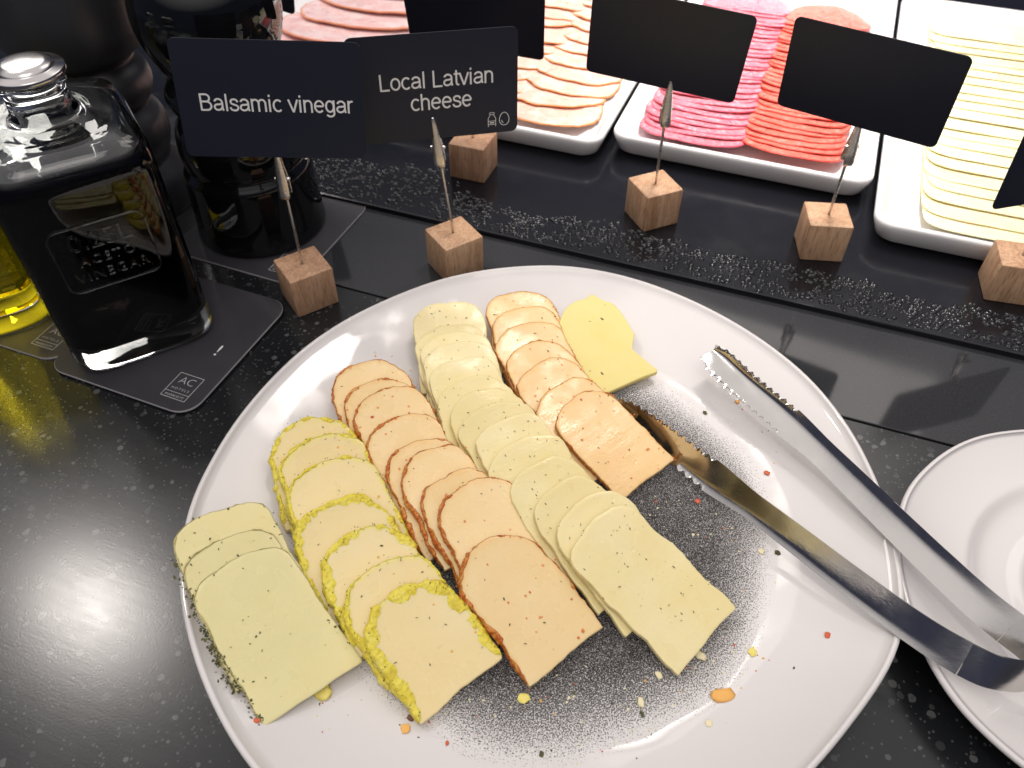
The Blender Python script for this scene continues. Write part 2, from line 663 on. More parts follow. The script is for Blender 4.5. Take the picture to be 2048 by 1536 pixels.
    rind('herb_rind', [(0.3, (0.20, 0.18, 0.05)), (0.45, (0.54, 0.47, 0.19)), (0.7, (0.68, 0.60, 0.31))], 420)
    t = NT('dried_herb')
    t.set(color=t.ramp(t.noise(500, 2, 0.5), [(0.35, (0.035, 0.038, 0.012)), (0.65, (0.12, 0.115, 0.035))]), rough=0.75)
    MAT['herb'] = t.m
    t = NT('paprika_bits')
    t.set(color=t.ramp(t.noise(400, 2, 0.5), [(0.35, (0.50, 0.07, 0.012)), (0.65, (0.72, 0.26, 0.04))]), rough=0.5)
    MAT['paprika_bit'] = t.m
    simple('crumb_orange', (0.80, 0.42, 0.10), 0.45, sss=0.2, sss_s=0.003)
    simple('crumb_yellow', (0.78, 0.66, 0.16), 0.45, sss=0.2, sss_s=0.003)
    simple('crumb_pale', (0.80, 0.70, 0.45), 0.5, sss=0.2, sss_s=0.003)
    simple('crumb_red', (0.55, 0.10, 0.03), 0.5)
    simple('crumb_brown', (0.14, 0.05, 0.03), 0.5)
    simple('seed', (0.16, 0.09, 0.05), 0.45)

    def meat(name, a, b, fat, sc=150, amount=0.60, rim=None):
        t = NT(name)
        oi = t.n('ObjectInfo')
        off = t.n('VectorMath', operation='ADD')
        t.link(t.coord(), off.inputs[0])
        t.link(oi.outputs['Location'], off.inputs[1])
        co = off.outputs[0]
        c = t.mix(t.noise(40, 4, 0.6, co), a, b)
        f = t.ramp(t.noise(sc, 5, 0.7, co, 0.4), [(amount - 0.06, 0.0), (amount + 0.10, 0.85)])
        c = t.mix(f, c, fat)
        if rim:
            e = t.attr('edge')
            c = t.mix(t.ramp(e, [(0.90, 0.0), (0.985, 1.0)]), c, rim)
        t.set(color=c, rough=t.ramp(t.noise(70, 3, 0.6, co), [(0.35, 0.42), (0.7, 0.22)]), spec=0.45, sss=0.25, sss_r=(1, 0.35, 0.25), sss_s=0.003)
        t.bump(t.noise(sc * 1.5, 4, 0.6, co), 0.25, 0.0008)
        MAT[name] = t.m

    meat('salami_pink', (0.62, 0.135, 0.19), (0.71, 0.21, 0.26), (0.82, 0.48, 0.51), 260, 0.55, rim=(0.50, 0.07, 0.11))
    meat('salami_red', (0.68, 0.115, 0.085), (0.75, 0.18, 0.135), (0.83, 0.36, 0.29), 240, 0.57, rim=(0.58, 0.05, 0.03))
    meat('smoked_loin', (0.78, 0.42, 0.33), (0.82, 0.54, 0.45), (0.86, 0.68, 0.60), 90, 0.52, rim=(0.66, 0.24, 0.06))
    meat('cooked_ham', (0.80, 0.46, 0.45), (0.84, 0.58, 0.56), (0.88, 0.70, 0.68), 60, 0.50, rim=(0.74, 0.30, 0.16))


build_materials()

# ------------------------------------------------------------------ the counter
SEAM_V, EDGE_V = 0.369, 0.460
Z_COLD = 0.004


def slab(name, u0, u1, v0, v1, z0, z1, mat, b=0.0012):
    c = uv((u0 + u1) / 2, (v0 + v1) / 2)
    o = mesh(name, *rbox((u1 - u0) / 2, (v1 - v0) / 2, z0, z1, 0.002, b), mat)
    for p in o.data.polygons:
        p.use_smooth = False
    o.location = c
    o.rotation_euler = (0, 0, -CA)
    return tag(o, kind='structure')


slab('counter_top', -1.3, 1.3, -0.55, SEAM_V - 0.0008, -0.03, 0.0, MAT['quartz'], 0.0006)
slab('counter_panel', -1.3, 1.3, SEAM_V + 0.0008, EDGE_V + 0.01, -0.03, 0.0, MAT['panel'], 0.0006)
slab('counter_base', -1.3, 1.3, -0.55, 1.6, -0.06, -0.0305, MAT['satin'])
slab('cold_plate', -1.3, 1.3, EDGE_V, 1.6, -0.005, Z_COLD, MAT['cold'], 0.0014)

# ------------------------------------------------------------------ serving plate
PC = Vector((0.018, 0.243, 0))           # middle of the well
_out = [(-105.4, 111.4), (-128.5, 138.8), (-147.5, 170.7), (-160.4, 204.1), (-164.8, 238.9), (-160.2, 273.0), (-145.7, 319.0),
        (-118.6, 365.4), (-79.0, 400.8), (-41.3, 422.7), (-1.3, 432.8), (35.8, 434.4), (72.1, 424.8), (100.3, 409.8), (129.2, 387.7),
        (155.1, 360.0), (174.9, 329.0), (186.5, 294.3), (191.1, 257.9), (189.0, 215.2), (183.3, 187.0), (177.2, 169.5),
        (166.5, 154.3), (144.0, 131.5), (118.5, 109.0), (88, 86), (50, 69), (8, 63), (-36, 69), (-74, 88)]


def polar_table(pts, c, n=720, blur=6):
    a = np.array([math.atan2(y / 1000 - c.y, x / 1000 - c.x) % (2 * PI) for x, y in pts])
    r = np.array([math.hypot(x / 1000 - c.x, y / 1000 - c.y) for x, y in pts])
    i = np.argsort(a)
    a, r = a[i], r[i]
    a = np.concatenate([a - 2 * PI, a, a + 2 * PI])
    r = np.concatenate([r, r, r])
    t = np.interp(np.arange(n) * 2 * PI / n, a, r)
    k = np.ones(2 * blur + 1) / (2 * blur + 1)
    for _ in range(3):
        t = np.convolve(np.concatenate([t[-blur:], t, t[:blur]]), k, 'valid')
    return t


PT = polar_table(_out, PC)
WELL, Z_FLOOR, Z_RIM = 0.118, 0.0065, 0.0245


def r_out(a):
    x = (a % (2 * PI)) / (2 * PI) * len(PT)
    i = int(x)
    f = x - i
    return PT[i % len(PT)] * (1 - f) + PT[(i + 1) % len(PT)] * f


def rise(s):
    s = max(0.0, min(1.0, s))
    return 0.16 * s + 0.84 * s ** 1.75


def zplate(x, y):
    dx, dy = x - PC.x, y - PC.y
    r = math.hypot(dx, dy)
    ro = r_out(math.atan2(dy, dx))
    if r > ro:
        return 0.0
    s = (r - WELL) / (ro - WELL)
    return Z_FLOOR + (Z_RIM - Z_FLOOR) * (rise(s) if s > 0 else 0)


def dish(name, c, rf, well, zf, zr, mat, foot=0.62, n=160, thick=0.0042, centre=None):
    loops = []
    A = [2 * PI * j / n for j in range(n)]
    RO = [rf(a) for a in A]

    def ring(fr, z):
        loops.append([(fr(a, ro) * math.cos(a), fr(a, ro) * math.sin(a), z if not callable(z) else z(a, ro)) for a, ro in zip(A, RO)])
    # underside foot -> outside wall -> rim -> inside
    ring(lambda a, ro: well * foot, 0.0035)
    ring(lambda a, ro: well * foot + 0.002, 0.0)
    ring(lambda a, ro: well * foot + 0.006, 0.0)
    ring(lambda a, ro: well * foot + 0.008, 0.0025)
    ring(lambda a, ro: well * 1.02, zf - thick * 0.75)
    for s in (0.3, 0.6, 0.85):
        ring(lambda a, ro, s=s: well + (ro - well) * s + 0.002, zf + (zr - zf) * rise(s) - thick)
    for ins, dz in ((0.0018, -0.0040), (0.0005, -0.0030), (0.0, -0.0018), (0.0004, -0.0006), (0.0014, -0.0001), (0.0028, -0.0001)):
        ring(lambda a, ro, ins=ins: ro - ins, zr + dz)
    for s in (0.95, 0.88, 0.78, 0.66, 0.54, 0.42, 0.30, 0.20, 0.12, 0.05, 0.0):
        ring(lambda a, ro, s=s: well + (ro - well) * s, zf + (zr - zf) * rise(s))
    if centre:
        for r, z in centre:
            ring(lambda a, ro, r=r: r, z)
    else:
        for k in (0.96, 0.88, 0.7, 0.5, 0.3, 0.1):
            ring(lambda a, ro, k=k: well * k, zf)
    V, Fc = loft(loops)
    o = mesh(name, V, Fc, mat)
    o.location = c
    return o


plate = dish('serving_plate', PC, r_out, WELL, Z_FLOOR, Z_RIM, MAT['plate'])
tag(plate, 'large egg-shaped white plate with a black speckled centre holding sliced cheeses', 'plate')

P2C = Vector((0.297, 0.188, 0))
_out2 = [(285.1, 291.6), (255.7, 286.2), (224.3, 267.8), (204.4, 248.1), (193.0, 226), (184.0, 190), (184.5, 160), (190.0, 137.5), (201.2, 120),
         (225, 97), (260, 80), (300, 76), (345, 88), (385, 120), (404, 165), (405, 215), (385, 260), (345, 286), (315, 292)]
PT2 = polar_table(_out2, P2C)


def r_out2(a):
    x = (a % (2 * PI)) / (2 * PI) * len(PT2)
    i = int(x)
    f = x - i
    return PT2[i % len(PT2)] * (1 - f) + PT2[(i + 1) % len(PT2)] * f


saucer = dish('rest_plate', P2C, r_out2, 0.075, 0.0125, 0.022, MAT['porcelain'], 0.72,
              centre=[(0.0735, 0.0118), (0.0715, 0.0104), (0.0690, 0.0086), (0.0660, 0.0074), (0.062, 0.0069), (0.055, 0.0068), (0.0515, 0.0072), (0.0490, 0.0081), (0.0470, 0.0080),
                      (0.0450, 0.0068), (0.0430, 0.0056), (0.040, 0.0051), (0.02, 0.0050), (0.004, 0.0050)])
tag(saucer, 'small plain white plate with a ringed well under the bow of the tongs', 'plate')

# ------------------------------------------------------------------ cheese slices
ORD = ['topmost', 'second', 'third', 'fourth', 'fifth', 'sixth', 'seventh', 'eighth', 'ninth', 'tenth', 'eleventh', 'twelfth',
       'thirteenth', 'fourteenth', 'fifteenth', 'sixteenth', 'seventeenth', 'eighteenth', 'nineteenth', 'twentieth', 'twenty-first',
       'twenty-second', 'twenty-third', 'twenty-fourth', 'twenty-fifth', 'twenty-sixth', 'twenty-seventh', 'twenty-eighth', 'twenty-ninth', 'thirtieth',
       'thirty-first', 'thirty-second', 'thirty-third', 'thirty-fourth', 'thirty-fifth', 'thirty-sixth']


def nth(k):
    return 'topmost' if k == 0 else ORD[k] + ' from the top'


def tombstone(Wd, L, arc, rng, n=120, jag=0.0004, wav=0.0009, power=2.3):
    """outline of a slice cut from a rounded log; returns points and a mask that is 0 on the straight cut"""
    h = Wd / 2
    path = []
    m = 30
    for k in range(m):
        path.append((-h, (L - arc) * k / m, min(1, 6 * k / m)))
    for k in range(61):
        a = PI - PI * k / 60
        ca, sa = math.cos(a), math.sin(a)
        path.append((h * math.copysign(abs(ca) ** (2 / power), ca), L - arc + arc * abs(sa) ** (2 / power), 1))
    for k in range(m):
        path.append((h, (L - arc) * (1 - (k + 1) / m), min(1, 6 * (1 - (k + 1) / m))))
    for k in range(1, 24):
        path.append((h - 2 * h * k / 24, 0, 0))
    # even spacing
    P = np.array([(p[0], p[1], p[2]) for p in path] + [path[0]])
    d = np.concatenate([[0], np.cumsum(np.hypot(np.diff(P[:, 0]), np.diff(P[:, 1])))])
    s = np.linspace(0, d[-1], n, endpoint=False)
    X, Y, Mk = (np.interp(s, d, P[:, i]) for i in range(3))
    off = Vector((rng.uniform(-50, 50), rng.uniform(-50, 50), rng.uniform(-50, 50)))
    out = []
    for x, y, mk in zip(X, Y, Mk):
        q = Vector((x, y, 0))
        w = noise.noise(q * 70 + off) * wav + noise.noise(q * 420 + off) * jag
        c = Vector((0, L * 0.45, 0))
        dr = (q - c).normalized()
        q = q + dr * w * (1.0 if mk > 0 else 0.5)
        out.append((q.x, q.y, mk))
    return out


def slice_body(out, t, rng, lump=0.00018, bevel=0.0006, bend=0.0, warp=0.0):
    cx = sum(p[0] for p in out) / len(out)
    cy = sum(p[1] for p in out) / len(out)
    off = Vector((rng.uniform(-50, 50), rng.uniform(-50, 50), 0))
    n = len(out)
    loops, edge = [], []
    L = max(p[1] for p in out)

    def ring(k, z, e, ins=0.0, top=True):
        l = []
        for x, y, mk in out:
            X, Y = cx + (x - cx) * k, cy + (y - cy) * k
            if ins:
                d = math.hypot(X - cx, Y - cy)
                X -= (X - cx) / d * ins
                Y -= (Y - cy) / d * ins
            zz = z + bend * ((Y / L) ** 2) + warp * (noise.noise(Vector((X * 32, Y * 32, 9.0)) + off) - 0.15)
            if top:
                zz += noise.noise(Vector((X * 60, Y * 60, 0)) + off) * lump * (1 - 0.5 * e)
            else:
                pass
            l.append((X, Y, zz))
            edge.append(e * (0.25 + 0.75 * mk))
        loops.append(l)
    ring(0.05, 0, 0, top=False)
    ring(0.97, 0, 0.9, top=False)
    ring(1.0, bevel, 1, ins=0.0, top=False)
    ring(1.0, t * 0.5, 1, top=False)
    ring(1.0, t - bevel, 1, top=False)
    ring(1.0, t - bevel * 0.3, 1.0, ins=bevel * 0.3)
    ring(1.0, t, 1.0, ins=bevel)
    for k, e in ((0.94, 0.86), (0.88, 0.70), (0.78, 0.45), (0.62, 0.2), (0.42, 0.0), (0.2, 0), (0.05, 0)):
        ring(k, t, e)
    V, Fc = loft(loops)
    return V, Fc, edge


def rind_band(out, t, rng, w_mean, w_var, thick, lump, side=None, bend=0.0, scale=260, cover=None):
    """coating that wraps the rounded edge: lies on the rim of the face and runs down the side"""
    off = Vector((rng.uniform(-50, 50), rng.uniform(-50, 50), rng.uniform(-50, 50)))
    P = [p for p in out]
    n = len(P)
    k0 = next(i for i in range(n) if P[i][2] > 0)
    run = []
    i = k0
    while len(run) < n and P[i % n][2] > 0:
        run.append(i % n)
        i += 1
    if side == 'left':
        run = run[:int(len(run) * 0.42)]
    L = max(p[1] for p in out)
    pts = []
    for a, b in zip(run[:-1], run[1:]):
        A, B = Vector(P[a][:2]), Vector(P[b][:2])
        for f in (0, 1 / 3, 2 / 3):
            pts.append(A.lerp(B, f))
    pts.append(Vector(P[run[-1]][:2]))
    m = len(pts)
    rows = []
    prof = [(-1.0, 0.00000), (-0.66, 0.00035), (-0.3, 0.00055), (0.0, 0.0005), (0.6, -0.18), (1.0, -0.45), (1.0, -0.75), (0.4, -0.99)]
    for i, p in enumerate(pts):
        d = (pts[min(i + 2, m - 1)] - pts[max(i - 2, 0)]).normalized()
        nn = Vector((-d.y, d.x))
        q3 = Vector((p.x, p.y, 0))
        tp = min(1.0, min(i, m - 1 - i) / 10.0)
        wi = w_mean + w_var * (noise.noise(q3 * 75 + off) + 0.55 * noise.noise(q3 * 260 + off))
        wi = max(0.00025, wi) * (0.3 + 0.7 * tp)
        th = thick * (0.55 + 0.9 * max(0, noise.noise(q3 * 90 + off * 1.7) + 0.45)) * (0.2 + 0.8 * tp)
        cv = 1.0
        if cover is not None:
            bias = cover[0] if p.x < -0.008 else cover[1]
            cv = max(-0.7, min(1.0, (noise.noise(q3 * 110 + off * 0.7) + 0.5 * noise.noise(q3 * 330 + off) + bias) * 2.5))
            wi = 0.0002 + (wi - 0.0002) * max(0.0, cv) ** 2
        row = []
        for j, (fx, fz) in enumerate(prof):
            if fx < 0:
                o = fx * wi
                z = t + fz * cv
            else:
                o = fx * th * (cv if j < 5 else max(cv, 0.5 if cover and p.x < -0.008 else cv))
                z = t * (1 + fz) if fz < 0 else t + fz * cv
            base = Vector((p.x + nn.x * o, p.y + nn.y * o, z))
            if 0 < j < len(prof) - 1:
                nz = (noise.noise(base * scale + off) * lump + noise.noise(base * scale * 2.7 + off) * lump * 0.5) * max(0.0, cv)
                base += Vector((nn.x * nz, nn.y * nz, max(-0.0002, nz) if j < 4 else 0))
            if j == len(prof) - 1 or base.z < 0.0002:
                base.z = max(base.z, 0.0002)
            base.z += bend * ((base.y / L) ** 2)
            row.append(base)
        rows.append(row)
    V = [v for r in rows for v in r]
    k = len(prof)
    Fc = []
    for i in range(m - 1):
        for j in range(k - 1):
            a = i * k + j
            Fc.append((a, a + 1, a + k + 1, a + k))
    return V, Fc


def flecks(poly_pts, t, rng, n, size=(0.0006, 0.0022), thin=0.3, bend=0.0, L=1.0, near=None, lift=0.00018):
    """thin dried leaf bits lying on the face"""
    V, Fc = [], []
    xs = [p[0] for p in poly_pts]
    ys = [p[1] for p in poly_pts]
    for _ in range(n):
        if near is not None:
            x, y, _m = near[rng.randrange(len(near))]
            x += rng.gauss(0, 0.0014)
            y += rng.gauss(0, 0.0014)
        else:
            x = rng.uniform(min(xs), max(xs)) * 0.9
            y = min(ys) + (max(ys) - min(ys)) * rng.uniform(0.04, 0.95)
        ln = rng.uniform(*size) * 0.82
        wd = ln * rng.uniform(0.5 * thin, 1.5 * thin)
        a = rng.uniform(0, PI)
        cu = rng.uniform(-0.4, 0.4)
        ca, sa = math.cos(a), math.sin(a)
        z = t + lift + bend * ((y / L) ** 2)
        k = len(V)
        pts = []
        for fx, fy in ((-0.5, 0), (-0.2, 0.5), (0.2, 0.45), (0.5, 0), (0.2, -0.45), (-0.2, -0.5)):
            X, Y = fx * ln, fy * wd + cu * ln * fx * fx
            pts.append((x + X * ca - Y * sa, y + X * sa + Y * ca))
        for dz in (0.0, 0.00022):
            for px, py in pts:
                V.append((px, py, z + dz - 0.00015 + 0.0001 * rng.random()))
        Fc.append(tuple(range(k + 6, k + 12)))
        for j in range(6):
            Fc.append((k + j, k + (j + 1) % 6, k + 6 + (j + 1) % 6, k + 6 + j))
    return V, Fc


def lay_row(key, apex, tilt, head, spins, Wd, L, L_last, arc, kind, label, group, roll=0.0, floor=None, th_max=None, floor_first=None, warp=0.0):
    rng = random.Random(key)
    n = len(apex)
    al = math.radians(tilt)
    hd = math.radians(head)
    h = Vector((math.cos(hd), math.sin(hd), 0))
    a = h * math.cos(al) + Vector((0, 0, math.sin(al)))
    s = Vector((h.y, -h.x, 0))
    nrm = s.cross(a).normalized()
    if roll:
        Rm = Matrix.Rotation(math.radians(roll), 3, a)
        s, nrm = Rm @ s, Rm @ nrm
    fl = Z_FLOOR + 0.0005 if floor is None else floor
    f0 = fl if floor_first is None else floor_first

    def top_plane(p, Ln, ff):
        t = 0.005
        z = ff + Ln * math.sin(al) + t
        return nrm.dot(at(*p, z))
    d0 = top_plane(apex[0], L, f0)
    d1 = top_plane(apex[-1], L_last, fl)
    step = (d1 - d0) / max(1, n - 1)
    t = step - 0.00035
    if th_max:
        t = min(t, th_max)
    print('ROW', key, 'step mm', round(step * 1000, 2))
    for i, p in enumerate(apex):
        Ln = (L_last if i == n - 1 else L)
        sp = math.radians(spins[0] + (spins[1] - spins[0]) * i / max(1, n - 1) + rng.uniform(-3.2, 3.2))
        Rm = Matrix.Rotation(sp, 3, nrm)
        a2, s2 = Rm @ a, Rm @ s
        A = at_plane(p[0], p[1], nrm, d0 + i * step)
        o = A - a2 * Ln - nrm * t
        if o.z < f0 and i < n - 1:
            cut = min(Ln * 0.45, (f0 - o.z) / a2.z)
            Ln -= cut
            o += a2 * cut
        M = Matrix(((s2.x, a2.x, nrm.x, o.x), (s2.y, a2.y, nrm.y, o.y), (s2.z, a2.z, nrm.z, o.z), (0, 0, 0, 1)))
        lab = label.replace('#', nth(n - 1 - i))
        root = thing('cheese_slice', lab, 'cheese slice', group=group, M=M)
        wd = Wd * rng.uniform(0.94, 1.04)
        ar = arc * rng.uniform(0.82, 1.22)
        front = i == n - 1
        if kind == 'curry':
            out = tombstone(wd, Ln, ar, rng, wav=0.0022, jag=0.0007)
            V, Fc, e = slice_body(out, t, rng)
            mesh('cheese_body', V, Fc, MAT['curry_cheese'], root, attrs={'edge': e})
            wm = [0.0018, 0.0015, 0.0015, 0.0030, 0.0036, 0.0017, 0.0048][i % 7]
            mesh('curry_rind', *rind_band(out, t, rng, wm, wm * 0.9, 0.0013, 0.0007, scale=340, cover=(0.80, 0.50) if i in (3, 4, 6) else (0.70, 0.20)), MAT['curry_rind'], root)
            f = join(flecks(out, t, rng, 7), flecks(out, t, rng, 52, near=[q for q in out if q[2] > 0], size=(0.0004, 0.0014), lift=0.0007))
            tag(mesh('herb_flecks', *f, MAT['herb'], root, smooth=False), kind='stuff')
        elif kind in ('paprika', 'paprika_pale'):
            out = tombstone(wd, Ln, ar, rng, wav=0.0021, jag=0.0007)
            V, Fc, e = slice_body(out, t, rng)
            mesh('cheese_body', V, Fc, MAT['paprika_cheese' if kind == 'paprika' else 'paprika_cheese_pale'], root, attrs={'edge': e})
            wm = 0.0009 if kind == 'paprika' else 0.0007
            mesh('paprika_rind', *rind_band(out, t, rng, wm, wm * 1.6, 0.0011 if kind == 'paprika' else 0.0005, 0.0006, scale=420, cover=(0.46, -0.06) if kind == 'paprika' else (-0.30, -0.34)), MAT['paprika_rind'], root)
            f = join(flecks(out, t, rng, 9 if front else 4, size=(0.0008, 0.0022), thin=0.9), flecks(out, t, rng, 6, near=[q for q in out if q[2] > 0], size=(0.0006, 0.0016), thin=0.8, lift=0.0004))
            tag(mesh('paprika_flecks', *f, MAT['paprika_bit'], root, smooth=False), kind='stuff')
            tag(mesh('herb_flecks', *flecks(out, t, rng, 9), MAT['herb'], root, smooth=False), kind='stuff')
        elif kind == 'dill':
            out = tombstone(wd, Ln, ar, rng, wav=0.0024, jag=0.0005)
            V, Fc, e = slice_body(out, t, rng, lump=0.00025, warp=0.0007)
            mesh('cheese_body', V, Fc, MAT['dill_cheese'], root, attrs={'edge': e})
            tag(mesh('dill_flecks', *flecks(out, t, rng, 26, size=(0.0006, 0.0021), thin=0.22), MAT['herb'], root, smooth=False), kind='stuff')
        elif kind == 'herb':
            out = tombstone(wd, Ln, ar, rng, wav=0.0014, jag=0.0005, power=2.6)
            V, Fc, e = slice_body(out, t, rng)
            mesh('cheese_body', V, Fc, MAT['herb_cheese'], root, attrs={'edge': e})
            mesh('herb_rind', *rind_band(out, t, rng, 0.0003, 0.0004, 0.0005, 0.0004, scale=500, cover=(0.2, -0.25)), MAT['herb_rind'], root)
            lf = [q for q in out if q[2] > 0 and q[0] < -wd * 0.44 and q[1] < Ln * (0.62 if front else 0.8)]
            rim = [q for q in out if q[2] > 0]
            parts = [flecks(out, t, rng, 17, size=(0.0005, 0.0017), thin=0.35), flecks(out, t, rng, 16, near=rim, size=(0.0008, 0.002), thin=0.45)]
            # thick crust of dried herbs hanging on the side
            for zz in (0.2, 0.45, 0.7, 0.95):
                lf2 = [(q[0] - 0.0008, q[1], 1) for q in lf]
                parts.append(flecks(out, t * zz, rng, 26, near=lf2, size=(0.0008, 0.0024), thin=0.55, lift=0.0002))
            tag(mesh('herb_crust', *join(*parts), MAT['herb'], root, smooth=False), kind='stuff')


lay_row('A', [(428, 1022), (446, 1079), (464, 1122)], 12.5, 121, (4, 6), 0.0480, 0.070, 0.0735, 0.015, 'herb',
        'pale cheese slice with a dark dried-herb crust, # of its short row', 'herb-crusted cheese slices', roll=9, floor=0.0120, floor_first=0.0165)
lay_row('B', [(615, 836), (636, 871), (645, 924), (660, 1003), (705, 1062), (748, 1128), (786, 1189)], 17.5, 121, (-10, 8), 0.0475, 0.060, 0.0530, 0.022, 'curry',
        'cheese slice with lumpy yellow rind, # of its row', 'yellow-rinded cheese slices')
lay_row('C', [(722, 724), (742, 761), (757, 779), (790, 834), (822, 884), (850, 900), (892, 948), (928, 970), (963, 1083)], 14.5, 120.5, (-4, 7), 0.0450, 0.063, 0.0665, 0.021, 'paprika',
        'paprika-rinded cheese slice, # of the row beside the yellow-rinded row', 'paprika cheese slices beside the yellow-rinded row')
lay_row('D', [(893, 603), (895, 648), (905, 664), (912, 684), (918, 718), (933, 754), (953, 782), (976, 811), (1002, 838), (1032, 882), (1071, 925), (1111, 970),
              (1158, 1003), (1180, 1044)], 16.0, 118, (-18, 14), 0.0445, 0.064, 0.0765, 0.017, 'dill',
        'pale dill-flecked cheese slice without rind, # of its long row', 'dill cheese slices')
lay_row('E', [(1036, 585), (1038, 614), (1045, 648), (1055, 691), (1075, 726), (1113, 771), (1143, 797)], 12.5, 117, (-16, 15), 0.0440, 0.060, 0.0630, 0.016, 'paprika_pale',
        'cheese slice with orange edge, # of the row beside the tongs', 'paprika cheese slices beside the tongs')

# the single notched slice at the far side of the plate
_f = [(1184, 588), (1204, 599), (1224, 606), (1238, 619), (1250, 636), (1262, 656), (1269, 668), (1266, 684), (1266, 698), (1281, 712), (1300, 728), (1315, 741),
      (1302, 748), (1276, 758), (1240, 774), (1206, 786), (1180, 768), (1158, 742), (1138, 712), (1124, 685), (1116, 662), (1120, 640), (1132, 616), (1152, 602), (1172, 596)]


def flat_slice():
    rng = random.Random('F')
    t = 0.0035
    near, far = at(1245, 770, 0.011), at(1184, 588, 0.0195)
    a = (far - near).normalized()
    s = Vector((a.y, -a.x, 0)).normalized()
    nrm = s.cross(a).normalized()
    M = Matrix(((s.x, a.x, nrm.x, near.x), (s.y, a.y, nrm.y, near.y), (s.z, a.z, nrm.z, near.z), (0, 0, 0, 1)))
    Mi = M.inverted()
    P = [Mi @ at_plane(x, y, nrm, nrm.dot(near) + t) for x, y in _f]
    P = smooth_closed([(p.x, p.y, 0) for p in P], 110)
    out = [(p.x, p.y, 0.0) for p in P]
    if sum(out[i][0] * out[i - 1][1] - out[i - 1][0] * out[i][1] for i in range(len(out))) < 0:
        out.reverse()
    root = thing('cheese_slice', 'single thin yellow cheese slice with a notch bitten from one side', 'cheese slice', M=M)
    V, Fc, e = slice_body(out, t, rng, lump=0.0)
    mesh('cheese_body', V, Fc, MAT['plain_cheese'], root, attrs={'edge': e})
    for (x, y), r in (((1204, 638), 0.0011), ((1204, 747), 0.0010), ((1180, 643), 0.0005), ((1180, 742), 0.0005), ((1210, 610), 0.0004)):
        q = Mi @ at_plane(x, y, nrm, nrm.dot(near) + t)
        sd = lathe([(r * 0.5, 0), (r, r * 0.2), (r * 0.9, r * 0.4), (r * 0.3, r * 0.55)], 10)
        o = mesh('caraway_seed', *sd, MAT['seed'], root)
        o.location = (q.x, q.y, t - 0.0001)
        o.scale = (0.55, 1.2, 1)
        o.rotation_euler = (0, 0, rng.uniform(0, 3))


flat_slice()

# ------------------------------------------------------------------ crumbs on the plates
def crumb(px, py, size, mat, label, asp=1.0, ang=0.0, seed=0, group=None, base=None):
    rng = random.Random(seed * 7 + 3)
    p = at(px, py, Z_FLOOR)
    for _ in range(4):
        z = zplate(p.x, p.y) if base is None else base(p.x, p.y)
        p = at(px, py, z + size * 0.15)
    off = Vector((rng.uniform(-9, 9), rng.uniform(-9, 9), 0))
    L = []
    for k, (r, zz) in enumerate(((0.55, 0.0), (0.95, 0.18), (1.0, 0.38), (0.8, 0.58), (0.35, 0.68))):
        l = []
        for j in range(12):
            a = 2 * PI * j / 12
            q = Vector((math.cos(a), math.sin(a), zz))
            rr = r * (1 + 0.42 * noise.noise(q * 1.9 + off) + 0.25 * noise.noise(q * 5 + off))
            l.append((q.x * rr * size / 2 * asp, q.y * rr * size / 2, zz * size * 0.40))
        L.append(l)
    o = mesh('crumb', *loft(L), mat, smooth=size > 0.0058)
    o.location = (p.x, p.y, z)
    o.rotation_euler = (0, 0, math.radians(ang))
    return tag(o, label, 'crumb', group)


def z_saucer(x, y):
    r = math.hypot(x - P2C.x, y - P2C.y)
    ro = r_out2(math.atan2(y - P2C.y, x - P2C.x))
    s = (r - 0.075) / (ro - 0.075)
    return 0.0125 + 0.0095 * rise(s) if s > 0 else (0.0075 if r > 0.066 else 0.0068)


crumb(1448, 1389, 0.0062, MAT['crumb_orange'], 'flat orange oval cheese chip lying on the rim slope of the plate', 1.9, 0, 1)
crumb(1048, 1396, 0.0052, MAT['crumb_yellow'], 'yellow rind crumb on the black speckles below the paprika row', 1.1, 40, 2)
crumb(646, 1382, 0.0085, MAT['crumb_yellow'], 'squarish pale yellow rind scrap beside the herb-crusted slices', 1.0, 60, 3)
crumb(1505, 1303, 0.0042, MAT['crumb_yellow'], 'small yellow crumb near the white edge of the speckles', 1.0, 10, 4)
crumb(1655, 1270, 0.0030, MAT['crumb_red'], 'red paprika crumb alone on the white glaze', 1.1, 30, 5)
crumb(1318, 1350, 0.0038, MAT['crumb_pale'], 'pale cream crumb below the dill row', 0.8, 20, 6)
crumb(1400, 1310, 0.0060, MAT['crumb_pale'], 'cream cheese scrap touching the topmost dill slice', 0.7, 50, 7)
crumb(1282, 1405, 0.0050, MAT['crumb_pale'], 'long cream shred above a dark herb bit', 0.55, 10, 8)
crumb(811, 1457, 0.0042, MAT['crumb_orange'], 'tan orange crumb on the plate below the yellow-rinded row', 1.0, 0, 9)
crumb(826, 1433, 0.0036, MAT['crumb_brown'], 'dark brown seed husk below the yellow-rinded row', 1.5, 35, 10)
crumb(894, 1486, 0.0026, MAT['crumb_red'], 'dark red flake near the edge of the well', 0.6, 0, 11)
crumb(513, 1441, 0.0026, MAT['crumb_red'], 'reddish flake on white glaze under the herb-crusted slice', 1.2, 20, 12)
crumb(1523, 1102, 0.0036, MAT['crumb_pale'], 'cream crumb against the nearer arm of the tongs', 0.9, 0, 13)
crumb(1555, 1105, 0.0030, MAT['herb'], 'dark green herb bit on the fading speckles', 0.9, 60, 14)
crumb(1284, 1428, 0.0032, MAT['herb'], 'dark herb sprig bit under a cream shred', 0.5, 10, 15)
crumb(1534, 946, 0.0032, MAT['crumb_red'], 'red paprika crumb between the two arms of the tongs', 1.0, 10, 16)
crumb(1475, 803, 0.0034, MAT['crumb_orange'], 'orange crumb below the toothed tip of the tongs', 0.8, 10, 17)
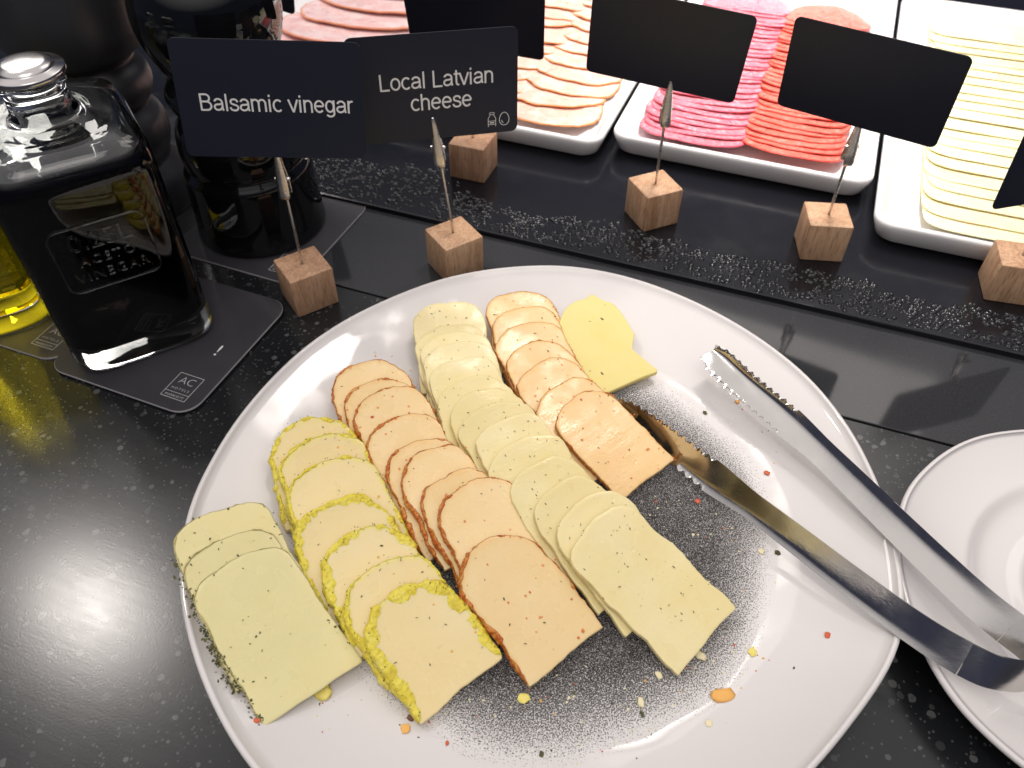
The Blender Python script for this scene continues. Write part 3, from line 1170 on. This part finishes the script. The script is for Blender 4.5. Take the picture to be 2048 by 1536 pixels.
crumb(1410, 825, 0.0030, MAT['herb'], 'green herb bit on the speckles near the toothed tips', 0.8, 10, 18)
crumb(1524, 1048, 0.0040, MAT['crumb_orange'], 'tan cheese flake tucked along the nearer tongs arm', 0.6, 40, 19)
crumb(1395, 1002, 0.0030, MAT['crumb_red'], 'red crumb on the black speckles beside the tongs', 0.9, 0, 20)
crumb(1418, 1447, 0.0032, MAT['crumb_pale'], 'pale crumb on the rim slope below the orange chip', 1.0, 0, 21)
crumb(1083, 1508, 0.0026, MAT['herb'], 'tiny green crumb at the outer edge of the speckles', 0.8, 0, 22)
crumb(1960, 1054, 0.0024, MAT['crumb_red'], 'red crumb on the small plain plate, larger of two', 0.9, 0, 23, base=z_saucer)
crumb(1965, 1077, 0.0016, MAT['crumb_red'], 'tiny red crumb on the small plain plate, smaller of two', 0.9, 0, 24, base=z_saucer)

def crumb_dust():
    rng = random.Random(77)
    V, Fc, fm = [], [], []
    spots = [(1130, 1385, 70), (1420, 1330, 60), (930, 1440, 60), (650, 1400, 50), (1330, 1020, 50), (1500, 1050, 70), (1480, 860, 60), (780, 760, 40), (1450, 1300, 80), (1230, 1440, 90)]
    for px, py, sp in spots:
        for _ in range(22):
            x, y = px + rng.gauss(0, sp), py + rng.gauss(0, sp * 0.7)
            p = at(x, y, Z_FLOOR)
            for _k in range(3):
                z = zplate(p.x, p.y)
                p = at(x, y, z)
            if z < Z_FLOOR:
                continue
            r = rng.uniform(0.00025, 0.0008)
            k = len(V)
            n = 5
            a0 = rng.uniform(0, 6)
            for j in range(n):
                a = a0 + 2 * PI * j / n
                rr = r * rng.uniform(0.5, 1.3)
                V.append((p.x + rr * math.cos(a), p.y + rr * math.sin(a), z + 0.00002))
            V.append((p.x + rng.uniform(-r, r) * 0.3, p.y, z + r * rng.uniform(0.4, 0.8)))
            m = rng.choice((0, 0, 0, 1, 2, 3))
            for j in range(n):
                Fc.append((k + j, k + (j + 1) % n, k + n))
                fm.append(m)
    o = mesh('crumb_dust', V, Fc, MAT['crumb_pale'], smooth=False, mats=[MAT['crumb_orange'], MAT['crumb_red'], MAT['herb']], fmat=fm)
    tag(o, 'fine cheese and spice crumbs strewn over the large plate', 'crumbs', kind='stuff')


crumb_dust()

# ------------------------------------------------------------------ tongs
def strip(path, width, wdir, fold, teeth=None, thick=0.0011, n_across=13, ridge=0.0):
    """sheet-steel strip: path points, half-width function, width direction, channel depth; teeth(s)->extra edge offset"""
    m = len(path)
    top, bot = [], []
    for i, p in enumerate(path):
        s = i / (m - 1)
        d = (path[min(i + 1, m - 1)] - path[max(i - 1, 0)]).normalized()
        w = wdir(s) if callable(wdir) else wdir
        w = (w - d * w.dot(d)).normalized()
        nn = d.cross(w).normalized()
        hw = width(s)
        ra, rb = [], []
        for j in range(n_across):
            f = -1 + 2 * j / (n_across - 1)
            e = 0.0
            if teeth and abs(f) == 1:
                e = teeth(i, m, f)
            lat = f * (hw - e)
            dep = fold(s) * (abs(f - ridge) ** 1.25)
            q = p + w * lat + nn * dep
            ra.append(q + nn * thick / 2)
            rb.append(q - nn * thick / 2)
        top.append(ra)
        bot.append(rb)
    loops = [a + list(reversed(b)) for a, b in zip(top, bot)]
    return loft(loops)


def make_tongs():
    bow = at(2080, 1310, 0.030)
    root = thing('tongs', 'stainless steel serving tongs with toothed tips lying across two white plates', 'tongs', loc=bow)
    inv = -bow
    a1 = [(1424, 705, .0265), (1490, 768, .0265), (1560, 828, .0270), (1640, 900, .0285), (1720, 978, .0305), (1800, 1056, .0330), (1880, 1133, .0345), (1960, 1207, .0345), (2020, 1256, .0340)]
    a2 = [(1243, 815, .0125), (1320, 868, .0135), (1400, 932, .0155), (1500, 1007, .0195), (1600, 1083, .0240), (1700, 1160, .0280), (1800, 1234, .0310), (1870, 1282, .0320), (1930, 1318, .0325)]
    P1 = [at(*p) + inv for p in a1]
    P2 = [at(*p) + inv for p in a2]
    d = (P1[-1] - P1[0]).normalized()
    perp = Vector((-d.y, d.x, 0)).normalized()
    if perp.x < 0:
        perp = -perp
    wv1 = (perp * 0.64 + Vector((0, 0, 0.77))).normalized()
    wv2 = (perp * 0.60 + Vector((0, 0, 0.80))).normalized()

    def arm(P, tip_w, sign, ridge, wv):
        q = spline(P, 360)

        def width(s):
            base = 0.0066 + 0.0016 * s
            if s < 0.05:
                return tip_w * (0.62 + 0.38 * math.sin(s / 0.05 * PI / 2))
            if s < 0.27:
                return tip_w
            if s < 0.40:
                f = (s - 0.27) / 0.13
                f = f * f * (3 - 2 * f)
                return tip_w * (1 - f) + base * f
            return base

        def fold(s):
            f = max(0, 1 - s / 0.42)
            e = min(1.0, max(0.0, (1 - s) / 0.3))
            return sign * (0.0012 * e + 0.0034 * f * f * (3 - 2 * f))

        def teeth(i, m, f):
            s = i / m
            if s < 0.008 or s > 0.28:
                return 0.0
            ph = (s * 44) % 1.0
            return 0.0024 * abs(2 * ph - 1)
        return mesh('arm', *strip(q, width, wv, fold, teeth, ridge=ridge), MAT['steel'], root)
    o1 = arm(P1, 0.0088, 1, 0.40, wv1)
    o2 = arm(P2, 0.0098, 1, -0.55, wv2)
    b = [P1[-1], at(2062, 1288, .0335) + inv, at(2092, 1318, .0333) + inv, at(2095, 1340, .0330) + inv, at(2070, 1352, .0330) + inv, at(2030, 1352, .0328) + inv,
         at(1980, 1341, .0326) + inv, P2[-1]]
    q = spline(b, 90)
    q[0] = q[0] + (q[1] - q[0]) * 0.02

    def flip_fold(s):
        return 0.0
    mesh('spring_bow', *strip(q, lambda s: 0.0082, lambda s: wv1.lerp(wv2, min(1.0, s * 1.4)), flip_fold), MAT['steel'], root)
    for o in root.children:
        for p in o.data.polygons:
            p.use_smooth = True
        o.data.set_sharp_from_angle(angle=math.radians(50))


make_tongs()

# ------------------------------------------------------------------ card holders and cards
CUBE = 0.030
H_LABEL = 'wooden cube card holder with steel clip '


def holder(x, y, yaw, tip_z, z0, label, lean=(0, 0)):
    root = thing('card_holder', label, 'card holder', (x, y, z0), math.radians(yaw), 'wooden card holders')
    mesh('wooden_block', *rbox(CUBE / 2, CUBE / 2, 0, CUBE, 0.0013, 0.0012, 3), MAT['wood'], root)
    root.children[0].data.set_sharp_from_angle(angle=math.radians(40))
    tz = tip_z - z0
    Rz = Matrix.Rotation(-math.radians(yaw), 3, 'Z')
    top = Rz @ Vector((lean[0], lean[1], 0))
    cb = tz - 0.033

    def ax(z):
        f = max(0.0, (z - CUBE) / (tz - CUBE))
        return Vector((top.x * f, top.y * f, z))
    mesh('stem', *tube([ax(CUBE - 0.004), ax(CUBE + 0.01), ax(cb), ax(cb + 0.004)], 0.0010, 10), MAT['clip'], root)
    # crocodile clip: two tapering channel jaws, hinge and finger grips
    clip = new_obj('clip', None, root)
    yw = Rz @ Vector((0, -1, 0))            # towards the viewer's side of the counter
    sd = Rz @ Vector((1, 0, 0))
    for k, sgn in (('jaw', 1), ('jaw', -1)):
        loops = []
        for f, w, dep, off in ((0.0, 0.0030, 0.0010, 0.0034), (0.06, 0.0036, 0.0016, 0.0034), (0.25, 0.0036, 0.0020, 0.0024), (0.40, 0.0034, 0.0020, 0.0018),
                               (0.62, 0.0026, 0.0015, 0.0012), (0.85, 0.0018, 0.0010, 0.0009), (0.97, 0.0013, 0.0007, 0.0009), (1.0, 0.0007, 0.0004, 0.0009)):
            c = ax(cb + (tz - cb) * f) + yw * sgn * off
            l = []
            for q in range(9):
                a = PI * q / 8
                l.append(c + sd * (math.cos(a) * w) + yw * sgn * (math.sin(a) * dep))
            for q in range(9):
                a = PI * (8 - q) / 8
                l.append(c + sd * (math.cos(a) * w * 0.8) + yw * sgn * (math.sin(a) * dep * 0.62 - 0.0003))
            loops.append(l)
        mesh('jaw', *loft(loops), MAT['clip'], clip)
    c = ax(cb + (tz - cb) * 0.36)
    mesh('rivet', *tube([c - sd * 0.0048, c - sd * 0.0044, c + sd * 0.0044, c + sd * 0.0048], [0.0008, 0.0011, 0.0011, 0.0008], 10), MAT['clip'], clip)
    c = ax(cb)
    mesh('socket', *tube([c - Vector((0, 0, .003)), c, c + Vector((0, 0, .008))], [0.0012, 0.0017, 0.0019], 10), MAT['clip'], clip)
    return root


def menu_card(c, yaw, pitch, rol, label, w=0.102, h=0.064, r=0.0042, side=1):
    yw, pt, rl = (math.radians(v) for v in (yaw, pitch, rol))
    X = Vector((math.cos(yw), math.sin(yw), 0))
    N = Vector((math.sin(yw), -math.cos(yw), 0))
    Zt = Vector((0, 0, math.cos(pt))) - N * math.sin(pt)
    Xr = X * math.cos(rl) + Zt * math.sin(rl)
    Zr = Zt * math.cos(rl) - X * math.sin(rl)
    Nr = Xr.cross(Zr)
    M = Matrix(((Xr.x, Zr.x, Nr.x, c[0]), (Xr.y, Zr.y, Nr.y, c[1]), (Xr.z, Zr.z, Nr.z, c[2]), (0, 0, 0, 1)))
    root = thing('menu_card', label, 'sign', group='black menu cards', M=M)
    L = []
    for ins, z in ((0.00015, -0.00035), (0, -0.0002), (0, 0.0002), (0.00015, 0.00035)):
        L.append([(x, y, z) for x, y in rrect(w / 2 - ins, h / 2 - ins, r, 6)])
    o = mesh('card', *loft(L), MAT['card'], root)
    o.data.set_sharp_from_angle(angle=math.radians(35))
    return root


def circle(cx, cy, rx, ry, n=26, egg=0.0):
    return [(cx + rx * math.cos(2 * PI * k / n) * (1 - egg * math.sin(2 * PI * k / n)), cy + ry * math.sin(2 * PI * k / n)) for k in range(n)]


holder(-0.1395, 0.4282, 33.4, 0.116, 0, H_LABEL + 'holding the Balsamic vinegar card')
k1 = menu_card((-0.1338, 0.4243, 0.1472), 4.7, 12.2, -3.4, 'black card reading Balsamic vinegar in grey lettering')
t = sans('Balsamic vinegar', -0.0385, 0.0445, -0.0055)
mesh('lettering', [(v[0], v[1], v[2] + 0.00045) for v in t[0]], t[1], MAT['card_print'], k1, smooth=False)

holder(-0.0406, 0.4628, 33.4, 0.117, 0, H_LABEL + 'holding the Local Latvian cheese card', lean=(-0.0085, 0))
k2 = menu_card((-0.0462, 0.4645, 0.1351), 13.5, 5.7, -1.5, 'black card reading Local Latvian cheese with bottle and egg symbols')
t1 = sans('Local Latvian', -0.0325, 0.0350, 0.0006)
t2 = sans('cheese', -0.0150, 0.0215, -0.0128)
t = join(t1, t2)
mesh('lettering', [(v[0], v[1], v[2] + 0.00045) for v in t[0]], t[1], MAT['card_print'], k2, smooth=False)
bx, by = 0.0345, -0.0235
ic = [ribbon([(bx - .0024, by - .0042), (bx - .0024, by + .0012), (bx - .0012, by + .0030), (bx - .0012, by + .0036)], .00035),
      ribbon([(bx + .0024, by - .0042), (bx + .0024, by + .0012), (bx + .0012, by + .0030), (bx + .0012, by + .0036)], .00035),
      ribbon(rrect(.0015, .0006, .0004, 3), .0003, True), ribbon([(bx - .0024, by - .0006), (bx + .0024, by - .0006)], .0003),
      ribbon([(bx - .0024, by - .0028), (bx + .0024, by - .0028)], .0003), ribbon([(bx - .0014, by - .0017), (bx + .0014, by - .0017)], .0007)]
ic[2] = ([(v[0] + bx, v[1] + by + .0042, 0) for v in ic[2][0]], ic[2][1])
ex, ey = 0.0424, -0.0232
ic += [ribbon(circle(ex, ey, .0031, .0041, egg=.12), .0004, True), ribbon([(ex - .0017, ey - .0008), (ex - .0013, ey - .0019), (ex - .0006, ey - .0026)], .0004)]
t = stack_flat(ic)
mesh('allergen_symbols', [(v[0], v[1], v[2] + 0.00045) for v in t[0]], t[1], MAT['card_print'], k2, smooth=False)

holder(0.1060, 0.5181, 23.0, 0.114, Z_COLD, H_LABEL + 'in front of the salami tray, left of two')
menu_card((0.0988, 0.5140, 0.1385), -19.5, -11.5, -4.1, 'blank black card standing before the pink salami')
holder(0.2234, 0.4791, -5.8, 0.108, Z_COLD, H_LABEL + 'at the gap between salami and yellow cheese trays')
menu_card((0.2170, 0.4740, 0.1330), -31.6, -10.8, -0.8, 'blank black card standing between salami and yellow cheese trays')
holder(-0.0310, 0.5831, 69.6, 0.114, Z_COLD, H_LABEL + 'in front of the smoked loin tray')
menu_card((-0.0269, 0.5795, 0.1318), -14.7, -20.0, -4.0, 'blank black card partly hidden behind the Local Latvian cheese card')
holder(0.3400, 0.4325, -14.0, 0.094, Z_COLD, H_LABEL + 'before the yellow cheese tray')
menu_card((0.3389, 0.4297, 0.1133), 15.9, 4.2, -1.4, 'blank black card standing before the tray of yellow cheese')
holder(-0.2165, 0.6640, 10.0, 0.114, Z_COLD, H_LABEL + 'behind the glossy black mill')
menu_card((-0.2165, 0.6606, 0.1404), -14.6, -12.8, -13.5, 'blank black card behind the glossy mill before the cooked ham')

# ------------------------------------------------------------------ coasters
def logo_geo(w, h):
    """square hotel badge: frame, AC, HOTELS, MARRIOTT bar"""
    g = [ribbon([(-w / 2, -h / 2), (w / 2, -h / 2)], .00035), ribbon([(-w / 2, h / 2), (w / 2, h / 2)], .00035),
         ribbon([(-w / 2, -h / 2), (-w / 2, h / 2)], .00035), ribbon([(w / 2, -h / 2), (w / 2, h / 2)], .00035),
         ribbon([(-w / 2, -h * .27), (w / 2, -h * .27)], .0003)]
    g.append(fit_text(text_geo('AC', .008, offset=-0.00016), -w * .30, w * .30, h * .10))
    g.append(fit_text(text_geo('HOTELS', .003, spacing=1.5, offset=-0.00003), -w * .36, w * .36, -h * .16))
    g.append(fit_text(text_geo('MARRIOTT', .003, spacing=1.3), -w * .38, w * .38, -h * .44))
    return stack_flat(g)


def coaster(c, ang, label, z=0.0, exclaim=False, size=0.110):
    root = thing('coaster', label, 'coaster', (c.x, c.y, z), ang, 'square dark coasters')
    hw = size / 2
    L = [[(x, y, zz) for x, y in rrect(hw - i, hw - i, .013, 7)] for i, zz in ((.0002, 0), (0, .0002), (0, .0012), (.0002, .0014))]
    V, Fc = loft(L)
    n = len(L[0])
    fm = [1] * (3 * n) + [0, 0]
    o = mesh('coaster_board', V, Fc, MAT['coaster'], root, mats=[MAT['coaster_edge']], fmat=fm)
    o.data.set_sharp_from_angle(angle=math.radians(35))
    g = logo_geo(.0175, .0200)
    mesh('printed_badge', [(v[0] + hw - .0185, v[1] - hw + .0185, v[2] + .00145) for v in g[0]], g[1], MAT['logo_print'], root, smooth=False)
    if exclaim:
        g = text_geo('!', .0135, offset=0.0)
        mesh('printed_mark', [(v[0] + hw - .0175, v[1] - hw + .0490, .00145) for v in g[0]], g[1], MAT['card_print'], root, smooth=False)
    return root


def coaster_from_br(px, py, ang, label, z, **kw):
    br = at(px, py, z)
    e1 = Vector((math.cos(ang), math.sin(ang), 0))
    e2 = Vector((-math.sin(ang), math.cos(ang), 0))
    c = br - e1 * .055 + e2 * .055
    coaster(c, ang, label, z, **kw)
    return c


ang_c = math.radians(-22.2)
cA = coaster_from_br(378, 836, ang_c, 'dark square coaster with badge under the black vinegar bottle', 0.0016, exclaim=True)
cM = Vector((-0.1139, 0.5416, 0)) - Vector((math.cos(ang_c), math.sin(ang_c), 0)) * .052 + Vector((math.sin(ang_c), -math.cos(ang_c), 0)) * .054
coaster(cM, ang_c, 'dark square coaster under the glossy black mill', 0.0)
cO = coaster_from_br(112, 728, math.radians(-21), 'dark square coaster under the yellow oil bottle', 0.0)

# ------------------------------------------------------------------ bottles
def section(hx, hy, r, z, n=64):
    """rounded rectangle or circle sampled by angle so that lofts stay clean"""
    P = []
    for k in range(n):
        a = 2 * PI * k / n
        ca, sa = math.cos(a), math.sin(a)
        m = 2.0 + 6.0 * max(0.0, 1 - r / min(hx, hy)) ** 1.5
        s = (abs(ca / hx) ** m + abs(sa / hy) ** m) ** (-1 / m)
        P.append((ca * s, sa * s, z))
    return P


def bottle(front_left, front_right, depth, z0, liquid, fill, label, words=True):
    fl, fr = front_left, front_right
    e = fr - fl
    wd = e.length
    e.normalize()
    b = Vector((-e.y, e.x, 0))
    c = (fl + fr) / 2 + b * depth / 2
    root = thing('oil_bottle' if liquid == 'olive_oil' else 'vinegar_bottle', label, 'bottle', (c.x, c.y, z0), math.atan2(e.y, e.x), 'square glass bottles')
    hx, hy = wd / 2, depth / 2
    L = []
    for ins, r, z in ((.012, .018, .0012), (.006, .016, .0), (.0022, .014, .0008), (.0004, .0125, .0030), (0, .0115, .006), (0, .0105, .02), (0, .0105, .122), (.0006, .0115, .130),
                      (.0030, .013, .1375), (.0085, .016, .1415), (.016, .019, .1430)):
        L.append(section(hx - ins, hy - ins, r, z))
    for r, z in ((.0215, .1436), (.0185, .1452), (.0165, .1490), (.0160, .1540), (.0160, .1600), (.0175, .1612), (.0175, .1640), (.0150, .1650)):
        L.append(section(r, r, r, z))
    mesh('glass_body', *loft(L), MAT['clear_glass'], root)
    L = []
    w = .0048
    for ins, r, z in ((.022, .014, .0135), (.012, .016, .0130), (.0065, .015, .0150), (.0052, .0125, .0200), (w, .0095, .03), (w, .0095, fill - .006), (w + .0002, .0095, fill - .001), (w + .002, .0095, fill)):
        L.append(section(hx - ins, hy - ins, r, z))
    mesh('liquid', *loft(L), MAT[liquid], root)
    L = []
    for ins, r, z in ((w + .003, .0095, fill + .0004), (w + .0004, .0095, fill + .0010), (w + .0008, .0105, .1335), (.0085, .0125, .1372), (.0150, .016, .1390), (.0220, .018, .1396)):
        L.append(section(hx - ins, hy - ins, r, z))
    for r, z in ((.0150, .1402), (.0128, .1425), (.0118, .1470), (.0115, .1640)):
        L.append(section(r, r, r, z))
    V, Fc = loft(L)
    mesh('inner_wall', V, [tuple(reversed(f)) for f in Fc], MAT['clear_glass'], root)
    st = lathe([(.0130, .1655), (.0190, .1660), (.0196, .1675), (.0196, .1690), (.0190, .1698), (.0150, .1702), (.0146, .1708), (.0142, .1722), (.0100, .1732), (.0020, .1736)], 40)
    mesh('stopper', *st, MAT['cap_metal'], root)
    if words:
        fr_y = -hy
        g = [ribbon(rrect(.0255, .0205, .006, 6), .0011, True)]
        g.append(fit_text(text_geo('0.25L', .012), -.0165, .0165, .0055))
        g.append(fit_text(text_geo('ACETO', .008, spacing=1.3), -.0150, .0150, -.0045))
        g.append(fit_text(text_geo('VINEGAR', .008, spacing=1.2), -.0200, .0200, -.0145))
        V, Fc = join(*g)
        V2 = [(v[0], fr_y - .0005, v[1] + .0835) for v in V] + [(v[0], fr_y + .0004, v[1] + .0835) for v in V]
        n = len(V)
        F2 = list(Fc) + [tuple(reversed([i + n for i in f])) for f in Fc]
        ed = {}
        for f in Fc:
            for i in range(len(f)):
                a, q = f[i], f[(i + 1) % len(f)]
                ed[(a, q)] = ed.get((a, q), 0) + 1
        for (a, q) in list(ed):
            if (q, a) not in ed:
                F2.append((q, a, a + n, q + n))
        mesh('embossed_lettering', V2, F2, MAT['clear_glass'], root, smooth=False)
    return root


bottle(at(164, 768, .003), at(444, 668, .003), .102, 0.0032, 'balsamic', .1315, 'square clear glass bottle of black vinegar with embossed lettering')
ofr = at(112, 650, .002)
e = Vector((math.cos(math.radians(24)), math.sin(math.radians(24)), 0))
bottle(ofr - e * .076, ofr, .080, 0.0016, 'olive_oil', .1315, 'square clear glass bottle of yellow oil, mostly beyond the vinegar bottle', words=False)

# ------------------------------------------------------------------ mills
def mill(x, y, z0, prof, mat, label, rings):
    root = thing('pepper_mill', label, 'mill', (x, y, z0), 0, 'black turned mills')
    P = [Vector((r, z, 0)) for r, z in prof]
    q = spline(P, 130)
    body = lathe([(max(v.x, .0005), v.y) for v in q], 72)
    mesh('turned_body', *body, mat, root)
    zt = prof[-1][1]
    mesh('knob', *lathe([(.004, zt - .001), (.007, zt + .001), (.0085, zt + .006), (.007, zt + .011), (.002, zt + .0135)], 32), MAT['cap_metal'], root)
    return root


mill(-0.1905, 0.5165, 0.0016, [(.040, 0), (.0465, .001), (.0475, .004), (.0465, .015), (.0455, .040), (.0450, .050), (.0430, .0545), (.0415, .058), (.0425, .062), (.0430, .070),
                               (.0415, .082), (.0375, .090), (.0350, .0945), (.0375, .099), (.0405, .107), (.0390, .1135), (.0335, .1195), (.0330, .1225), (.0385, .130), (.0440, .145),
                               (.0460, .158), (.0440, .174), (.0370, .188), (.0310, .194), (.0310, .197), (.0360, .203), (.0370, .215), (.0300, .228), (.0100, .234), (.002, .2345)],
     MAT['gloss_lacquer'], 'glossy black turned mill on a coaster behind the Balsamic vinegar card', None)
mill(-0.2960, 0.5500, 0.0, [(.040, 0), (.0445, .001), (.0450, .010), (.0430, .024), (.0370, .034), (.0345, .039), (.0375, .047), (.0400, .058), (.0385, .070), (.0335, .0785),
                            (.0325, .0815), (.0365, .087), (.0390, .0955), (.0375, .105), (.0325, .112), (.0320, .1155), (.0360, .119), (.0440, .126), (.0490, .140), (.0500, .160),
                            (.0480, .185), (.0400, .200), (.0320, .206), (.0320, .209), (.0370, .216), (.0360, .228), (.0250, .240), (.002, .244)],
     MAT['satin'], 'satin black turned mill behind the vinegar bottle', None)

# ------------------------------------------------------------------ trays
def tray(u0, u1, v0, v1, label, h=0.0205):
    c = uv((u0 + u1) / 2, (v0 + v1) / 2)
    hx, hy = (u1 - u0) / 2, (v1 - v0) / 2
    L = []
    for ins, r, z in ((.014, .010, .0), (.009, .012, .0006), (.0045, .014, .004), (.0012, .015, .013), (.0, .016, h - .004), (.0003, .016, h - .0015), (.0015, .016, h - .0002), (.0035, .015, h - .0002),
                      (.0050, .014, h - .0013), (.0085, .013, h - .0055), (.0150, .012, h - .0130), (.0210, .012, .0078), (.0270, .011, .0058), (.0350, .010, .0052)):
        L.append([(x, y, z) for x, y in rrect(hx - ins, hy - ins, r, 8)])
    o = mesh('serving_tray', *loft(L), MAT['tray'])
    o.location = (c.x, c.y, Z_COLD)
    o.rotation_euler = (0, 0, -CA)
    o.data.set_sharp_from_angle(angle=math.radians(60))
    return tag(o, label, 'tray', 'white rectangular trays')


T_FLOOR = Z_COLD + 0.0058
tray(-0.1415, 0.0665, 0.595, 0.985, 'white rectangular tray filled with salami slices')
tray(0.0700, 0.2950, 0.545, 0.985, 'white rectangular tray filled with sliced yellow cheese')
tray(-0.3520, -0.1450, 0.577, 0.965, 'white rectangular tray filled with smoked loin slices')
tray(-0.5600, -0.3560, 0.574, 0.965, 'white rectangular tray filled with cooked ham')


def round_outline(rx, ry, rng, n=56, wob=0.02, power=2.0):
    off = Vector((rng.uniform(-9, 9), rng.uniform(-9, 9), 0))
    out = []
    for k in range(n):
        a = 2 * PI * k / n
        ca, sa = math.cos(a), math.sin(a)
        w = 1 + wob * noise.noise(Vector((ca, sa, 0)) * 1.7 + off) + wob * 0.4 * noise.noise(Vector((ca, sa, 0)) * 6 + off)
        out.append((rx * math.copysign(abs(ca) ** (2 / power), ca) * w, ry * math.copysign(abs(sa) ** (2 / power), sa) * w, 1))
    return out


def deli_mesh(out, t, rng, bend, ripple):
    """thin slice, centre at origin, drooping at its sides"""
    V, Fc, e = slice_body(out, t, rng, lump=0.0004, bevel=t * 0.25)
    R = max(abs(p[0]) for p in out)
    off = Vector((rng.uniform(-20, 20), rng.uniform(-20, 20), 0))
    W2 = []
    for x, y, z in V:
        f = min(1.0, math.hypot(x, y) / R)
        rip = noise.noise(Vector((x * 38, y * 38, 1.0)) + off) + 0.5 * noise.noise(Vector((x * 95, y * 95, 5.0)) + off)
        W2.append((x, y, z - bend * (x / R) ** 2 + ripple * rip * f * f))
    return W2, Fc, e


def deli_row(name, cat, label, group, mat, u, v0, d, n, rx, ry, t, seed, uj=0.002, bend=0.004, power=2.0, variants=7, tilt_t=None, zf=None, yawj=0.12, wob=0.02, du=0.0, ripple=0.0010, dj=0.16):
    rng = random.Random(seed)
    al = math.asin(min(0.9, (tilt_t or t * 1.25) / d))
    meshes = []
    for k in range(variants):
        out = round_outline(rx, ry, rng, wob=wob, power=power)
        V, Fc, e = deli_mesh(out, t, rng, bend, ripple)
        o = mesh(name, V, Fc, MAT[mat], attrs={'edge': e})
        meshes.append(o.data)
        bpy.data.objects.remove(o, do_unlink=True)
    zf = (zf or T_FLOOR) + bend + 0.0006
    for i in range(n):
        lab = label.replace('#', nth(n - 1 - i))
        o = new_obj(name, meshes[rng.randrange(variants)])
        v = v0 + i * d + ry * math.cos(al) + d * rng.uniform(-dj, dj)
        p = uv(u + du * i + rng.uniform(-uj, uj), v, zf + ry * math.sin(al))
        # plane drops away from the viewer
        o.matrix_world = Matrix.Translation(p) @ Matrix.Rotation(-CA, 4, 'Z') @ Matrix.Rotation(-al * rng.uniform(0.97, 1.03), 4, 'X') @ Matrix.Rotation(rng.uniform(-0.012, 0.012), 4, 'Y') @ Matrix.Rotation(rng.uniform(-yawj, yawj), 4, 'Z')
        tag(o, lab, cat, group)


deli_row('salami_slice', 'salami slice', 'pink marbled salami slice, # of the column beside the loin', 'pink salami column', 'salami_pink', -0.0800, 0.6000, 0.0094, 30, .0460, .042, .0008, 11, bend=.006, tilt_t=.0012)
deli_row('salami_slice', 'salami slice', 'orange-red salami slice, # of the column beside the cheese', 'red salami column', 'salami_red', 0.0010, 0.6060, 0.0092, 29, .0430, .042, .0008, 12, bend=.006, tilt_t=.0012)
deli_row('yellow_cheese_slice', 'cheese slice', 'large square yellow cheese slice, # in its tray', 'square yellow cheese slices', 'gouda_slice', 0.1830, 0.5560, 0.0172, 21, .0800, .052, .0012, 13, bend=.0008, power=7, uj=.0022, yawj=.012, wob=.008, tilt_t=.0017, ripple=.0004, dj=.2)
deli_row('loin_slice', 'ham slice', 'smoked loin slice, # of the column beside the salami', 'smoked loin column', 'smoked_loin', -0.2050, 0.5950, 0.0270, 10, .0440, .040, .0013, 14, bend=.004, uj=.006, yawj=.3, wob=.11, tilt_t=.0024)
deli_row('loin_slice', 'ham slice', 'smoked loin slice, # of the column beside the cooked ham', 'smoked loin column by the ham', 'smoked_loin', -0.2750, 0.6020, 0.0280, 10, .0460, .040, .0013, 15, bend=.004, uj=.006, yawj=.3, wob=.11, tilt_t=.0024)
deli_row('ham_slice', 'ham slice', 'large pale pink cooked ham slice, # in its tray', 'cooked ham slices', 'cooked_ham', -0.4500, 0.6060, 0.0420, 6, .0720, .058, .0022, 16, bend=.003, uj=.005, yawj=.2, wob=.08, tilt_t=.0050)

# ------------------------------------------------------------------ water beads on the cold plate
def beads():
    rng = random.Random(5)
    V, Fc = [], []
    n = 0
    blocks = [(uvv.dot(UV_U), uvv.dot(UV_V)) for uvv in (Vector((0.106, 0.5181, 0)), Vector((0.2234, 0.4791, 0)), Vector((-0.031, 0.5831, 0)), Vector((0.342, 0.433, 0)))]
    while n < 3300:
        u = rng.uniform(-0.42, 0.40)
        wmax = 0.036 + 0.014 * noise.noise(Vector((u * 14, 3.1, 0))) + 0.006 * noise.noise(Vector((u * 60, 7.1, 0))) + (0.022 if u < -0.24 else 0.0)
        v = EDGE_V + 0.0035 + wmax * rng.random() ** 0.9
        if noise.noise(Vector((u * 45, v * 45, 2.0))) < -0.42:
            continue
        if any(abs(u - a) < .020 and abs(v - b) < .020 for a, b in blocks):
            continue
        r = rng.choice((0.0006, 0.0010, 0.0014, 0.0018, 0.0021)) * rng.uniform(0.8, 1.2)
        h = r * rng.uniform(0.45, 0.7)
        c = uv(u, v, Z_COLD)
        k = len(V)
        m = 7
        asp = rng.uniform(0.8, 1.25)
        for rr, zz in ((1.0, -0.00005), (0.86, 0.5 * h), (0.48, 0.88 * h)):
            for j in range(m):
                a = 2 * PI * j / m
                V.append((c.x + r * rr * math.cos(a) * asp, c.y + r * rr * math.sin(a) / asp, c.z + zz))
        V.append((c.x, c.y, c.z + h))
        for q in range(2):
            for j in range(m):
                a = k + q * m + j
                b = k + q * m + (j + 1) % m
                Fc.append((a, b, b + m, a + m))
        for j in range(m):
            Fc.append((k + 2 * m + j, k + 2 * m + (j + 1) % m, k + 3 * m))
        n += 1
    o = mesh('water_beads', V, Fc, MAT['water'])
    tag(o, 'beads of condensation along the edge of the black cold plate', 'water', kind='stuff')


beads()
